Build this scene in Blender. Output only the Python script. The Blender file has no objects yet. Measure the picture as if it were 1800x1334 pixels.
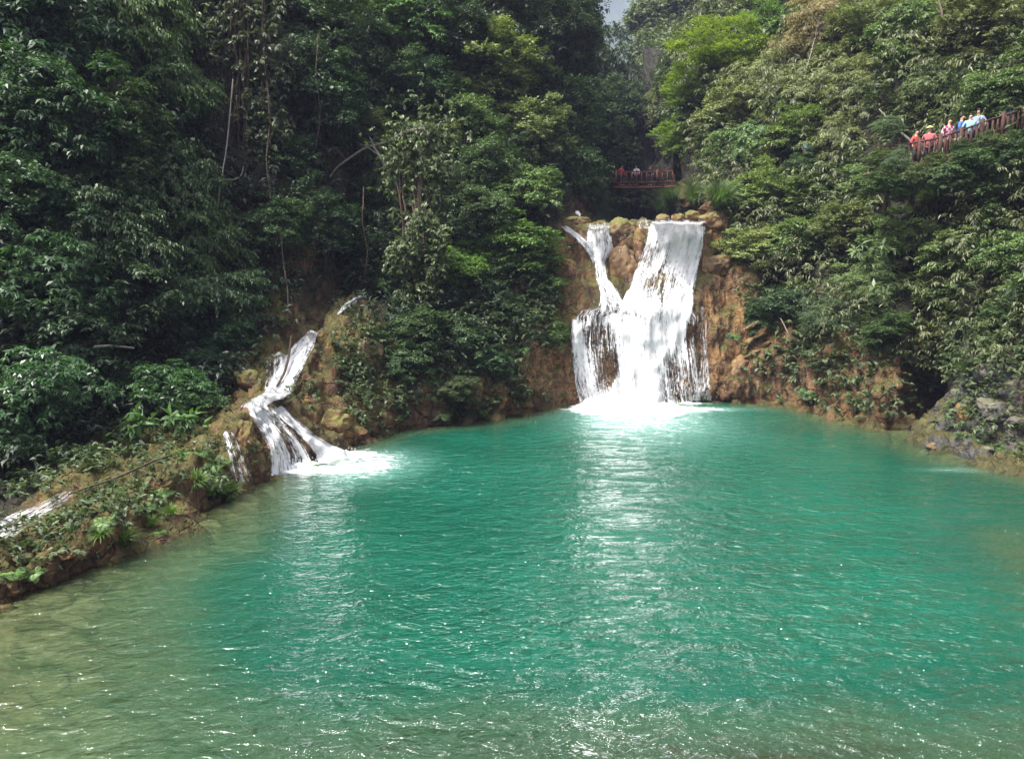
SUN_E, SKY_E, EXPO, HAZE = 3.4, 0.14, 1.52, 0.00045
import bpy, math, random
import numpy as np
from mathutils import Vector, Matrix, noise as mnoise
from mathutils.bvhtree import BVHTree

PI = math.pi
SC = bpy.context.scene
COL = SC.collection
rng = np.random.default_rng(7)
random.seed(7)

# ------------------------------------------------------------------ camera model
CAM = np.array([0.0, 0.0, 6.0])
PITCH = math.radians(7.2)
F = 1350.0
FWD = np.array([0, math.cos(PITCH), -math.sin(PITCH)])
UP = np.array([0, math.sin(PITCH), math.cos(PITCH)])
RT = np.array([1.0, 0, 0])

def ray(px, py):
    return FWD + RT * ((px - 900) / F) + UP * ((667 - py) / F)

def P(px, py, Y):
    d = ray(px, py)
    return CAM + d * (Y / d[1])

def W(px, py, z=0.0):
    d = ray(px, py)
    return CAM + d * ((z - 6.0) / d[2])

# ------------------------------------------------------------------ noise (numpy)
def _h(ix, iy, iz, seed):
    n = (ix * 374761393 + iy * 668265263 + iz * 2147483647 + seed * 144269) & 0xffffffff
    n = ((n ^ (n >> 13)) * 1274126177) & 0xffffffff
    n = ((n ^ (n >> 16)) * 2246822519) & 0xffffffff
    return ((n ^ (n >> 15)) & 0xffffff) / float(0xffffff)

def vnoise(p, seed=0):
    i = np.floor(p).astype(np.int64); f = p - i
    f = f * f * (3 - 2 * f)
    r = 0
    for dx in (0, 1):
        wx = f[..., 0] if dx else 1 - f[..., 0]
        for dy in (0, 1):
            wy = f[..., 1] if dy else 1 - f[..., 1]
            for dz in (0, 1):
                wz = f[..., 2] if dz else 1 - f[..., 2]
                r = r + wx * wy * wz * _h(i[..., 0] + dx, i[..., 1] + dy, i[..., 2] + dz, seed)
    return r * 2 - 1

def fbm(p, scale=1.0, octv=4, seed=0, gain=0.5):
    a, r, t = 1.0, 0.0, 0.0
    q = np.asarray(p, float) * scale
    for k in range(octv):
        r = r + a * vnoise(q, seed + k * 17); t += a
        q = q * 2.03 + 11.7; a *= gain
    return r / t

def smooth(a, b, x):
    t = np.clip((x - a) / (b - a), 0, 1)
    return t * t * (3 - 2 * t)

def nrm(v):
    return v / np.maximum(np.linalg.norm(v, axis=-1, keepdims=True), 1e-9)

# ------------------------------------------------------------------ object helpers
def mesh_np(name, V, Fc, mat=None, smooth_=True, attrs=None, uv=None):
    V = np.ascontiguousarray(V, dtype=np.float32).reshape(-1, 3)
    me = bpy.data.meshes.new(name)
    Fs = [np.asarray(f, dtype=np.int32) for f in (Fc if isinstance(Fc, list) else [Fc]) if len(f)]
    me.vertices.add(len(V)); me.vertices.foreach_set('co', V.ravel())
    loops = np.concatenate([f.ravel() for f in Fs])
    tot = np.concatenate([np.full(len(f), f.shape[1], dtype=np.int32) for f in Fs])
    st = np.concatenate([[0], np.cumsum(tot)[:-1]]).astype(np.int32)
    me.loops.add(len(loops)); me.loops.foreach_set('vertex_index', loops)
    me.polygons.add(len(tot)); me.polygons.foreach_set('loop_start', st); me.polygons.foreach_set('loop_total', tot)
    if attrs:
        for k, a in attrs.items():
            at = me.attributes.new(k, 'FLOAT', 'POINT')
            at.data.foreach_set('value', np.ascontiguousarray(a, dtype=np.float32).ravel())
    if uv is not None:
        ul = me.uv_layers.new(name='UVMap')
        ul.data.foreach_set('uv', np.ascontiguousarray(uv[loops], dtype=np.float32).ravel())
    me.update(calc_edges=True); me.validate()
    if smooth_:
        me.polygons.foreach_set('use_smooth', np.ones(len(me.polygons), dtype=bool))
    if mat is not None:
        me.materials.append(mat)
    return me

def link(name, me, parent=None, loc=(0, 0, 0), rot=(0, 0, 0), scale=(1, 1, 1), color=None):
    o = bpy.data.objects.new(name, me); COL.objects.link(o)
    o.location = loc; o.rotation_euler = rot; o.scale = scale
    if parent: o.parent = parent
    if color is not None: o.color = (*color, 1)
    return o

def tag(o, label=None, cat=None, group=None, kind=None):
    if label: o['label'] = label
    if cat: o['category'] = cat
    if group: o['group'] = group
    if kind: o['kind'] = kind
    return o

def empty(name, loc, label, cat, group=None, rz=0, scale=1):
    o = bpy.data.objects.new(name, None); COL.objects.link(o)
    o.location = loc; o.rotation_euler = (0, 0, rz); o.scale = (scale,) * 3
    o.empty_display_size = 0.3
    return tag(o, label, cat, group)

class MB:
    """collects pieces into one mesh"""
    def __init__(s): s.V = []; s.F = []; s.T = []; s.n = 0
    def add(s, V, Fq, t=0.0):
        V = np.asarray(V, float); s.V.append(V); s.F.append(np.asarray(Fq) + s.n); s.n += len(V)
        s.T.append(np.full(len(V), t)); return s
    def tube(s, pts, rad, n=7, cap=True, t=0.0):
        pts = np.asarray(pts, float); m = len(pts)
        rad = np.broadcast_to(np.asarray(rad, float), (m,))
        tan = nrm(np.gradient(pts, axis=0))
        ref = np.array([0.31, 0.17, 0.93]) if abs(tan[0][2]) < 0.85 else np.array([0.93, 0.2, 0.1])
        a = nrm(np.cross(tan, ref)); b = np.cross(tan, a)
        th = np.linspace(0, 2 * PI, n, endpoint=False)
        R = pts[:, None] + rad[:, None, None] * (a[:, None] * np.cos(th)[None, :, None] + b[:, None] * np.sin(th)[None, :, None])
        V = R.reshape(-1, 3)
        i = np.arange(m - 1)[:, None] * n; j = np.arange(n)[None]
        k = (j + 1) % n
        Fq = np.stack([i + j, i + k, i + n + k, i + n + j], -1).reshape(-1, 4)
        s.add(V, Fq, t)
        return s
    def box(s, c, d, rz=0.0, t=0.0, bev=0.0):
        c = np.asarray(c, float); hx, hy, hz = [q / 2 for q in d]
        V = np.array([[x, y, z] for z in (-hz, hz) for x, y in ((-hx, -hy), (hx, -hy), (hx, hy), (-hx, hy))])
        ca, sa = math.cos(rz), math.sin(rz)
        V = V @ np.array([[ca, sa, 0], [-sa, ca, 0], [0, 0, 1]]) + c
        s.add(V, [[0, 3, 2, 1], [4, 5, 6, 7], [0, 1, 5, 4], [1, 2, 6, 5], [2, 3, 7, 6], [3, 0, 4, 7]], t)
        return s
    def bar(s, a, b, w, h, t=0.0):
        a = np.asarray(a, float); b = np.asarray(b, float); d = nrm(b - a)
        x = nrm(np.cross(d, [0, 0, 1.0001])) * w / 2; y = nrm(np.cross(x, d)) * h / 2
        V = np.array([q + i * x + j * y for q in (a, b) for i, j in ((-1, -1), (1, -1), (1, 1), (-1, 1))])
        s.add(V, [[0, 3, 2, 1], [4, 5, 6, 7], [0, 1, 5, 4], [1, 2, 6, 5], [2, 3, 7, 6], [3, 0, 4, 7]], t)
        return s
    def mesh(s, name, mat, smooth_=True):
        return mesh_np(name, np.concatenate(s.V), np.concatenate(s.F), mat, smooth_, {'tint': np.concatenate(s.T)})

# ------------------------------------------------------------------ materials
class NT:
    def __init__(s, name, disp=False):
        s.m = bpy.data.materials.new(name); s.m.use_nodes = True
        s.t = s.m.node_tree; s.t.nodes.clear()
        s.out = s.t.nodes.new('ShaderNodeOutputMaterial')
    def n(s, typ, **kw):
        nd = s.t.nodes.new(typ); ins = kw.pop('i', {})
        for k, v in kw.items(): setattr(nd, k, v)
        for k, v in ins.items():
            if isinstance(v, tuple) and len(v) == 2 and hasattr(v[0], 'outputs'):
                s.t.links.new(v[0].outputs[v[1]], nd.inputs[k])
            elif hasattr(v, 'outputs'):
                s.t.links.new(v.outputs[0], nd.inputs[k])
            else: nd.inputs[k].default_value = v
        return nd
    def math(s, op, a, b=None, c=None, clamp=False):
        d = {0: a}
        if b is not None: d[1] = b
        if c is not None: d[2] = c
        return s.n('ShaderNodeMath', operation=op, use_clamp=clamp, i=d)
    def ramp(s, fac, stops, interp='LINEAR'):
        r = s.n('ShaderNodeValToRGB', i={0: fac}); cr = r.color_ramp; cr.interpolation = interp
        while len(cr.elements) < len(stops): cr.elements.new(0.5)
        for e, (p, c) in zip(cr.elements, stops):
            e.position = p; e.color = (*c, 1) if not isinstance(c, (int, float)) else (c, c, c, 1)
        return r
    def mix(s, fac, a, b, mode='MIX'):
        m = s.n('ShaderNodeMix', data_type='RGBA', blend_type=mode)
        for k, v in ((0, fac), (6, a), (7, b)):
            if isinstance(v, tuple) and len(v) == 2 and hasattr(v[0], 'outputs'): s.t.links.new(v[0].outputs[v[1]], m.inputs[k])
            elif hasattr(v, 'outputs'): s.t.links.new((v.outputs[2] if v.bl_idname == 'ShaderNodeMix' else v.outputs[0]), m.inputs[k])
            elif isinstance(v, (int, float)): m.inputs[k].default_value = v if k == 0 else (v, v, v, 1)
            else: m.inputs[k].default_value = (*v, 1)
        return m
    def c(s, m): return (m, 2)
    def noise(s, vec, scale, detail=4, rough=0.55, dist=0.0, out=0):
        d = {'Scale': scale, 'Detail': detail, 'Roughness': rough, 'Distortion': dist}
        if vec is not None: d['Vector'] = vec
        return s.n('ShaderNodeTexNoise', i=d)
    def surf(s, sh, idx=0):
        s.t.links.new(sh.outputs[idx], s.out.inputs[0]); return s.m

def simple(name, col, rough=0.7, var=0.25, scale=6.0, bump=0.0, spec=0.3):
    t = NT(name); tc = t.n('ShaderNodeTexCoord')
    nz = t.noise((tc, 3), scale, 5)
    a = tuple(c * (1 - var) for c in col); b = tuple(min(1, c * (1 + var)) for c in col)
    rp = t.ramp(nz, [(0.3, a), (0.7, b)])
    bs = t.n('ShaderNodeBsdfPrincipled', i={'Base Color': rp, 'Roughness': rough, 'Specular IOR Level': spec})
    if bump:
        bp = t.n('ShaderNodeBump', i={'Strength': bump, 'Distance': 0.02, 'Height': nz})
        t.t.links.new(bp.outputs[0], bs.inputs['Normal'])
    return t.surf(bs)

def leaf_mat(name, dark, light, tip=None, gloss=0.42, spec=0.45, trans=0.3):
    """leaf colour varies leaf by leaf (tint), plant by plant (object colour) and in patches"""
    t = NT(name)
    at = t.n('ShaderNodeAttribute', attribute_name='tint')
    oi = t.n('ShaderNodeObjectInfo')
    geo = t.n('ShaderNodeNewGeometry')
    nz = t.noise((geo, 0), 0.9, 3)
    f = t.math('ADD', t.math('MULTIPLY', (at, 2), 0.75), t.math('MULTIPLY', t.math('SUBTRACT', (nz, 0), 0.5), 0.9), clamp=True)
    stops = [(0.0, dark), (0.75, light)]
    if tip: stops.append((0.97, tip))
    rp = t.ramp(f, stops)
    col = t.mix(1.0, rp, (oi, 1), 'MULTIPLY')
    bs = t.n('ShaderNodeBsdfPrincipled', i={'Base Color': (col, 2), 'Roughness': gloss, 'Specular IOR Level': spec})
    tl = t.n('ShaderNodeBsdfTranslucent', i={'Color': (t.mix(1.0, (col, 2), (1.1, 1.25, 0.5), 'MULTIPLY'), 2)})
    mx = t.n('ShaderNodeMixShader', i={0: trans, 1: bs, 2: tl})
    return t.surf(mx)

M = {}
M['leaf_dark'] = leaf_mat('leaf_dark', (0.020, 0.040, 0.019), (0.072, 0.115, 0.056), (0.20, 0.24, 0.13), gloss=0.48, spec=0.42)
M['leaf_mid'] = leaf_mat('leaf_mid', (0.032, 0.056, 0.024), (0.115, 0.155, 0.070), (0.28, 0.30, 0.17), gloss=0.5, spec=0.4)
M['leaf_olive'] = leaf_mat('leaf_olive', (0.048, 0.062, 0.028), (0.165, 0.185, 0.090), (0.36, 0.34, 0.21), gloss=0.5)
M['leaf_lime'] = leaf_mat('leaf_lime', (0.070, 0.115, 0.016), (0.205, 0.270, 0.045), (0.34, 0.36, 0.08), gloss=0.55, trans=0.4)
M['leaf_glossy'] = leaf_mat('leaf_glossy', (0.020, 0.050, 0.022), (0.060, 0.125, 0.055), (0.09, 0.17, 0.07), gloss=0.36, spec=0.5)
M['leaf_dry'] = leaf_mat('leaf_dry', (0.085, 0.070, 0.035), (0.200, 0.180, 0.085), (0.34, 0.30, 0.19), gloss=0.6, trans=0.25)
M['grass'] = leaf_mat('grass_blade', (0.050, 0.085, 0.022), (0.150, 0.200, 0.065), (0.30, 0.28, 0.13), gloss=0.5, trans=0.35)

def bark_mat(name, a, b):
    t = NT(name); tc = t.n('ShaderNodeTexCoord')
    mp = t.n('ShaderNodeMapping', i={0: (tc, 3), 3: (6, 6, 1.3)})
    nz = t.noise(mp, 2.5, 6, 0.65)
    rp = t.ramp(nz, [(0.3, a), (0.7, b)])
    bp = t.n('ShaderNodeBump', i={'Strength': 0.6, 'Distance': 0.03, 'Height': (nz, 0)})
    return t.surf(t.n('ShaderNodeBsdfPrincipled', i={'Base Color': rp, 'Roughness': 0.85, 'Normal': bp, 'Specular IOR Level': 0.2}))
M['bark'] = bark_mat('bark_brown', (0.030, 0.022, 0.016), (0.11, 0.085, 0.065))
M['bark_pale'] = bark_mat('bark_pale', (0.11, 0.095, 0.078), (0.28, 0.25, 0.21))
M['vine'] = bark_mat('vine_stem', (0.030, 0.020, 0.015), (0.115, 0.080, 0.060))

def rock_mat(name, moss=1.0, grey=0.0, hue=1.0):
    t = NT(name); geo = t.n('ShaderNodeNewGeometry')
    big = t.noise((geo, 0), 0.45, 5, 0.6, 0.4)
    fine = t.noise((geo, 0), 3.2, 7, 0.68, 0.3)
    mp = t.n('ShaderNodeMapping', i={0: (geo, 0), 3: (1.6, 1.6, 0.28)})
    streak = t.noise((mp, 0), 1.8, 6, 0.62, 0.6)
    och = t.ramp((fine, 0), [(0.28, (0.10, 0.050, 0.022)), (0.5, (0.21, 0.115, 0.050)), (0.72, (0.37, 0.235, 0.118))])
    brn = t.ramp((streak, 0), [(0.3, (0.055, 0.030, 0.018)), (0.55, (0.13, 0.078, 0.046)), (0.8, (0.28, 0.195, 0.125))])
    col = t.mix(t.ramp((big, 0), [(0.38, 0.0), (0.6, 1.0)]), och, brn)
    if grey > 0:
        gr = t.ramp((fine, 0), [(0.3, (0.05, 0.05, 0.05)), (0.55, (0.10, 0.098, 0.098)), (0.8, (0.24, 0.235, 0.23))])
        col = t.mix(grey, col, gr)
    # pale mineral patches
    pale = t.noise((geo, 0), 1.7, 6, 0.7)
    col = t.mix(t.ramp((pale, 0), [(0.62, 0.0), (0.74, 0.45)]), col, (0.38, 0.31, 0.23))
    # moss grows on faces that look up, and in patches
    sep = t.n('ShaderNodeSeparateXYZ', i={0: (geo, 1)})
    mz = t.noise((geo, 0), 0.8, 6, 0.7)
    mf = t.math('ADD', t.math('MULTIPLY', (sep, 2), 0.55), t.math('MULTIPLY', (mz, 0), 1.1))
    mossf = t.math('MULTIPLY', t.ramp(mf, [(0.64, 0.0), (0.86, 1.0)]), 0.85 * moss, clamp=True)
    mcol = t.ramp((fine, 0), [(0.3, (0.045, 0.055, 0.012)), (0.7, (0.15, 0.155, 0.035))])
    col = t.mix(mossf, col, mcol)
    bn = t.math('ADD', t.math('MULTIPLY', (fine, 0), 0.7), t.math('MULTIPLY', (streak, 0), 0.9))
    bp = t.n('ShaderNodeBump', i={'Strength': 0.75, 'Distance': 0.12, 'Height': bn})
    rg = t.ramp((streak, 0), [(0.35, 0.45), (0.6, 0.9)])
    return t.surf(t.n('ShaderNodeBsdfPrincipled', i={'Base Color': (col, 2), 'Roughness': rg, 'Normal': bp, 'Specular IOR Level': 0.35}))
M['rock_moss'] = rock_mat('rock_mossy', 1.0)
M['rock_bare'] = rock_mat('rock_bare', 0.25)
M['rock_grey'] = rock_mat('rock_grey', 0.5, 0.85)
def wlink(name, me, parent):
    """link a part whose mesh is in world coordinates under a thing standing elsewhere"""
    return link(name, me, parent, tuple(-parent.location))
# ------------------------------------------------------------------ the gorge: one ribbon of ground round the pool
def A(*p): return np.array(p, float)
cols = [
 # camera-side left
 [A(-12.6,5,0),A(-13.2,5,.6),A(-15,5,1.6),A(-17,5.5,2.4),A(-19,6,4),A(-24,7,12),A(-30,8,22),A(-36,9,30)],
 [W(-160,1130),A(-12.2,10.5,.6),A(-13.6,11.5,1.1),A(-15.4,12.5,1.0),A(-18,14.5,1.6),A(-22,17,10),A(-27,20,20),A(-34,24,30)],
 [W(0,1062),P(0,1015,14.0),P(-10,965,15.2),P(-10,932,16.6),P(-60,870,19),P(-150,600,22),P(-250,200,25),A(-32,30,31)],
 [W(130,1010),P(140,960,15.6),P(150,905,16.9),P(112,875,18.2),P(60,830,20.8),P(40,600,24),P(0,200,28),P(0,-300,35)],
 [W(245,958),P(240,925,17.4),P(240,855,18.8),P(210,835,20.2),P(170,800,22.6),P(150,600,25.5),P(120,200,29.5),P(120,-300,37)],
 [W(350,915),P(345,880,19.4),P(335,800,20.8),P(300,790,22.4),P(280,750,24.6),P(260,560,27.5),P(240,200,31),P(240,-300,39)],
 [W(440,858),P(437,825,22.2),P(415,748,23.3),P(400,730,25),P(388,695,27.4),P(375,520,30.5),P(370,200,34),P(370,-300,42)],
 [W(500,828),P(480,775,24.2),P(452,718,25.2),P(462,700,27.0),P(490,650,29.6),P(500,480,33),P(500,180,38),P(505,-300,46)],
 [W(575,806),P(545,770,25.4),P(490,712,26.3),P(505,690,27.6),P(535,630,30.0),P(590,550,34),P(640,330,40),P(620,-280,50)],
 [W(622,785),P(600,765,27.6),P(560,700,28.2),P(555,655,29.2),P(572,590,31.0),P(630,520,35.0),P(680,250,42),P(680,-260,52)],
 [W(690,757),P(690,738,31.0),P(690,665,31.7),P(690,605,32.6),P(690,545,34.0),P(710,460,37.2),P(725,220,43),P(745,-250,54)],
 [W(800,745),P(800,725,32.7),P(800,650,33.3),P(810,590,34.6),P(815,520,36.6),P(820,420,39),P(830,200,45),P(855,-220,57)],
 [W(900,730),P(900,710,34.7),P(905,640,35.4),P(905,575,36.4),P(905,500,38.2),P(905,400,41),P(915,180,48),P(945,-90,61)],
 [W(1000,714),P(1000,690,37.4),P(994,610,38.1),P(988,545,38.8),P(982,470,40.3),P(975,395,42.6),P(985,220,50),P(1020,20,66)],
 [W(1030,711),P(1026,690,37.9),P(1020,610,38.4),P(1022,549,38.8),P(1026,470,41.0),P(1026,394,42.9),A(5.4,56,9.6),A(5.6,74,15)],
 [W(1080,710),P(1080,690,38.1),P(1080,610,38.5),P(1080,548,38.9),P(1085,470,41.2),P(1085,392,43.0),A(7.6,60,8.9),A(8.6,80,9.3),A(9,84,25),A(9,94,30)],
 [W(1130,709),P(1130,690,38.2),P(1130,610,38.6),P(1130,546,39.0),P(1130,470,41.2),P(1130,392,43.0),A(10.0,60,8.9),A(11.5,80,9.3),A(12.5,85,24),A(13,95,30)],
 [W(1180,707),P(1180,690,38.4),P(1180,610,38.8),P(1180,542,39.1),P(1180,470,41.2),P(1180,392,43.0),A(12,60,9.0),A(14,78,9.6),A(15.5,83,25),A(17,94,32)],
 [W(1235,705),P(1235,688,38.5),P(1235,610,38.9),P(1235,535,39.3),P(1230,470,41.1),P(1235,392,43.0),A(14,58,10.2),A(16.5,72,17),A(19,80,27),A(22,92,34)],
 [W(1268,705),P(1266,685,38.5),P(1264,600,39.0),P(1266,535,39.6),P(1262,460,41.0),P(1262,382,43.2),P(1215,325,55),P(1180,140,75)],
 [W(1320,709),P(1318,680,38.1),P(1312,600,38.8),P(1308,540,39.6),P(1300,460,41.0),P(1285,360,43.8),P(1255,210,52),P(1235,40,68)],
 [W(1400,718),P(1400,700,36.8),P(1400,645,37.2),P(1400,585,38.2),P(1400,500,40.2),P(1390,380,43),P(1360,150,50),P(1340,-30,64)],
 [W(1490,741),P(1490,722,33.5),P(1490,655,33.9),P(1495,590,34.9),P(1500,500,36.8),P(1500,380,39.5),P(1480,140,46),P(1460,-40,58)],
 [W(1572,758),P(1572,735,31.6),P(1575,680,31.6),P(1580,605,32.6),P(1585,500,34.8),P(1600,330,37.5),P(1590,110,42.5),P(1580,-50,54)],
 [W(1634,739),P(1648,716,36.4),P(1660,684,37.0),P(1652,636,33.0),P(1655,500,33.4),P(1665,325,36.2),P(1650,100,41),P(1650,-60,52)],
 [W(1606,772),P(1640,742,29.8),P(1672,690,29.7),P(1695,615,29.6),P(1705,490,31.6),P(1715,320,34.6),P(1710,90,39),P(1715,-65,49)],
 [W(1700,811),P(1712,780,26.9),P(1728,720,27.5),P(1745,640,28.2),P(1755,490,30.2),P(1765,300,33.2),P(1770,70,37),P(1775,-75,46)],
 [W(1800,834),P(1812,805,25.0),P(1822,735,25.7),P(1832,640,26.5),P(1842,480,28.5),P(1852,290,31.5),P(1860,50,35.5),P(1865,-90,44)],
 [A(18.4,18,0),A(19,18,.7),A(20,18.3,2.4),A(21,18.6,4.4),A(22.5,19.2,7),A(24.5,20,11),A(28,21,18),A(34,22,27)],
 [A(16.6,12,0),A(17.2,12,.6),A(18.4,12,1.6),A(20,12,2.8),A(22,12,4.4),A(25,12,8),A(29,12,13),A(36,12,20)],
 [A(13,7,0),A(13.6,6.6,.5),A(14.6,6,1.2),A(16,5,2.2),A(18,4,3.6),A(21,2,5),A(25,0,8),A(32,-3,13)],
 [A(7,4.6,0),A(7.2,4.1,.7),A(7.5,3.3,1.8),A(8,2.4,3.2),A(8.6,1.2,4.3),A(10,-2.5,4.4),A(12,-7,6),A(16,-14,10)],
 [A(0,4.2,0),A(0,3.7,.7),A(0,2.9,1.8),A(0,2.0,3.2),A(0,1.0,4.3),A(0,-3,4.35),A(0,-8,6),A(0,-16,10)],
 [A(-8,4.2,0),A(-8.2,3.7,.7),A(-8.6,2.9,1.6),A(-9.2,2,2.6),A(-10.5,1,3.6),A(-13,-2,5),A(-17,-6,9),A(-22,-12,15)],
]
NC = len(cols)
CP = []
for c in cols:
    extra = c[8:]; c = c[:8]  # extra rows: ravine end wall, added as a dark backdrop behind the bridge
    sh = c[0]; inw = nrm(A(1.5, 21, 0) - sh)
    r0 = sh + inw * 1.5 + A(0, 0, -.7)
    last = c[-1]; out = nrm(A(last[0] - 2, last[1] - 18, 0))
    CP.append([r0] + c + (extra or [last + out * 16 + A(0, 0, 3), last + out * 60 + A(0, 0, -20)]))
CP = np.array(CP)                       # NC x 11 x 3
NR = CP.shape[1]
def cat(Pm, t, axis, closed):
    n = Pm.shape[axis]; i = np.floor(t).astype(int); f = t - i
    g = (lambda k: np.take(Pm, (i + k) % n, axis)) if closed else (lambda k: np.take(Pm, np.clip(i + k, 0, n - 1), axis))
    sh = [1] * Pm.ndim; sh[axis] = -1; f = f.reshape(sh)
    a, b, c, d = g(-1), g(0), g(1), g(2)
    cr = 0.5 * (2 * b + (c - a) * f + (2 * a - 5 * b + 4 * c - d) * f ** 2 + (3 * b - 3 * c + d - a) * f ** 3)
    ln = b + (c - b) * f
    return cr * 0.6 + ln * 0.4
SSUB, RSUB = 30, [5, 12, 20, 18, 18, 20, 22, 26, 26, 6]
sv = np.arange(NC * SSUB) / SSUB
rv = np.concatenate([k + np.arange(m) / m for k, m in enumerate(RSUB)] + [[NR - 1 - 1e-6]])
G0 = cat(cat(CP, sv, 0, True), rv, 1, False)       # S x R x 3
S_, R_ = G0.shape[:2]
ds = np.roll(G0, -1, 0) - np.roll(G0, 1, 0); dr = np.gradient(G0, axis=1)
N0 = nrm(np.cross(ds, dr)); 
if N0[:, 40, 2].mean() < 0: N0 = -N0
rr = rv[None, :] + 0 * sv[:, None]; ss = sv[:, None] + 0 * rr
amp = np.interp(rr, [0, 1, 1.4, 2.5, 4, 6, 8, 9], [0.0, 0.10, 0.28, 0.45, 0.6, 0.8, 1.4, 2.0])
fallz = smooth(13.6, 14.2, ss) * (1 - smooth(18.2, 18.8, ss)) * (rr < 6.3)   # the ledges under the big fall
casc = smooth(7.2, 7.6, ss) * (1 - smooth(8.4, 8.8, ss)) * (rr < 6.2)
amp = amp * (1 - 0.72 * fallz) * (1 - 0.6 * casc)
st = G0 * A(1, 1, 0.45)
D = fbm(st, 0.55, 5, 3, 0.55) * 1.5 + 0.35 * (np.abs(fbm(st, 1.3, 4, 9)) * 2 - 0.5)
bul = np.abs(fbm(G0 * A(1, 1, .5), 0.9, 3, 21))
G = G0 + N0 * (amp * (D + (0.7 - 2.2 * bul) * 0.5))[..., None]
flu = fbm(G0 * A(2.2, 2.2, 0.25), 1.0, 4, 31)       # flutes of tufa behind the fall
G = G + N0 * (fallz * smooth(1.2, 2, rr) * flu * 0.35)[..., None]
shn = fbm(G0 * A(1, 1, .3), 1.6, 4, 77) * np.interp(rr, [0, .6, 1, 2, 3, 3.6], [.3, .5, .55, .6, .35, 0]) * (1 - .6 * fallz)
G = G + (shn[..., None]) * A(0, 0, .55) + N0 * (shn * .8)[..., None]
crag = fbm(G * A(1, 1, 1.3), 2.2, 5, 141, .62) + .6 * (np.abs(fbm(G, 1.4, 3, 142)) * -2 + .5)
G = G + N0 * (crag * np.interp(rr, [0, .8, 1.2, 4, 6, 8], [0, .05, .20, .24, .25, .3]) * (1 - .5 * fallz))[..., None]
# cornice lumps either side of the fall
idx = (np.arange(S_)[:, None] * R_ + np.arange(R_ - 1)[None]).ravel()
idn = (((np.arange(S_) + 1) % S_)[:, None] * R_ + np.arange(R_ - 1)[None]).ravel()
TF = np.stack([idx, idn, idn + 1, idx + 1], -1)
GV = G.reshape(-1, 3)
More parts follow.
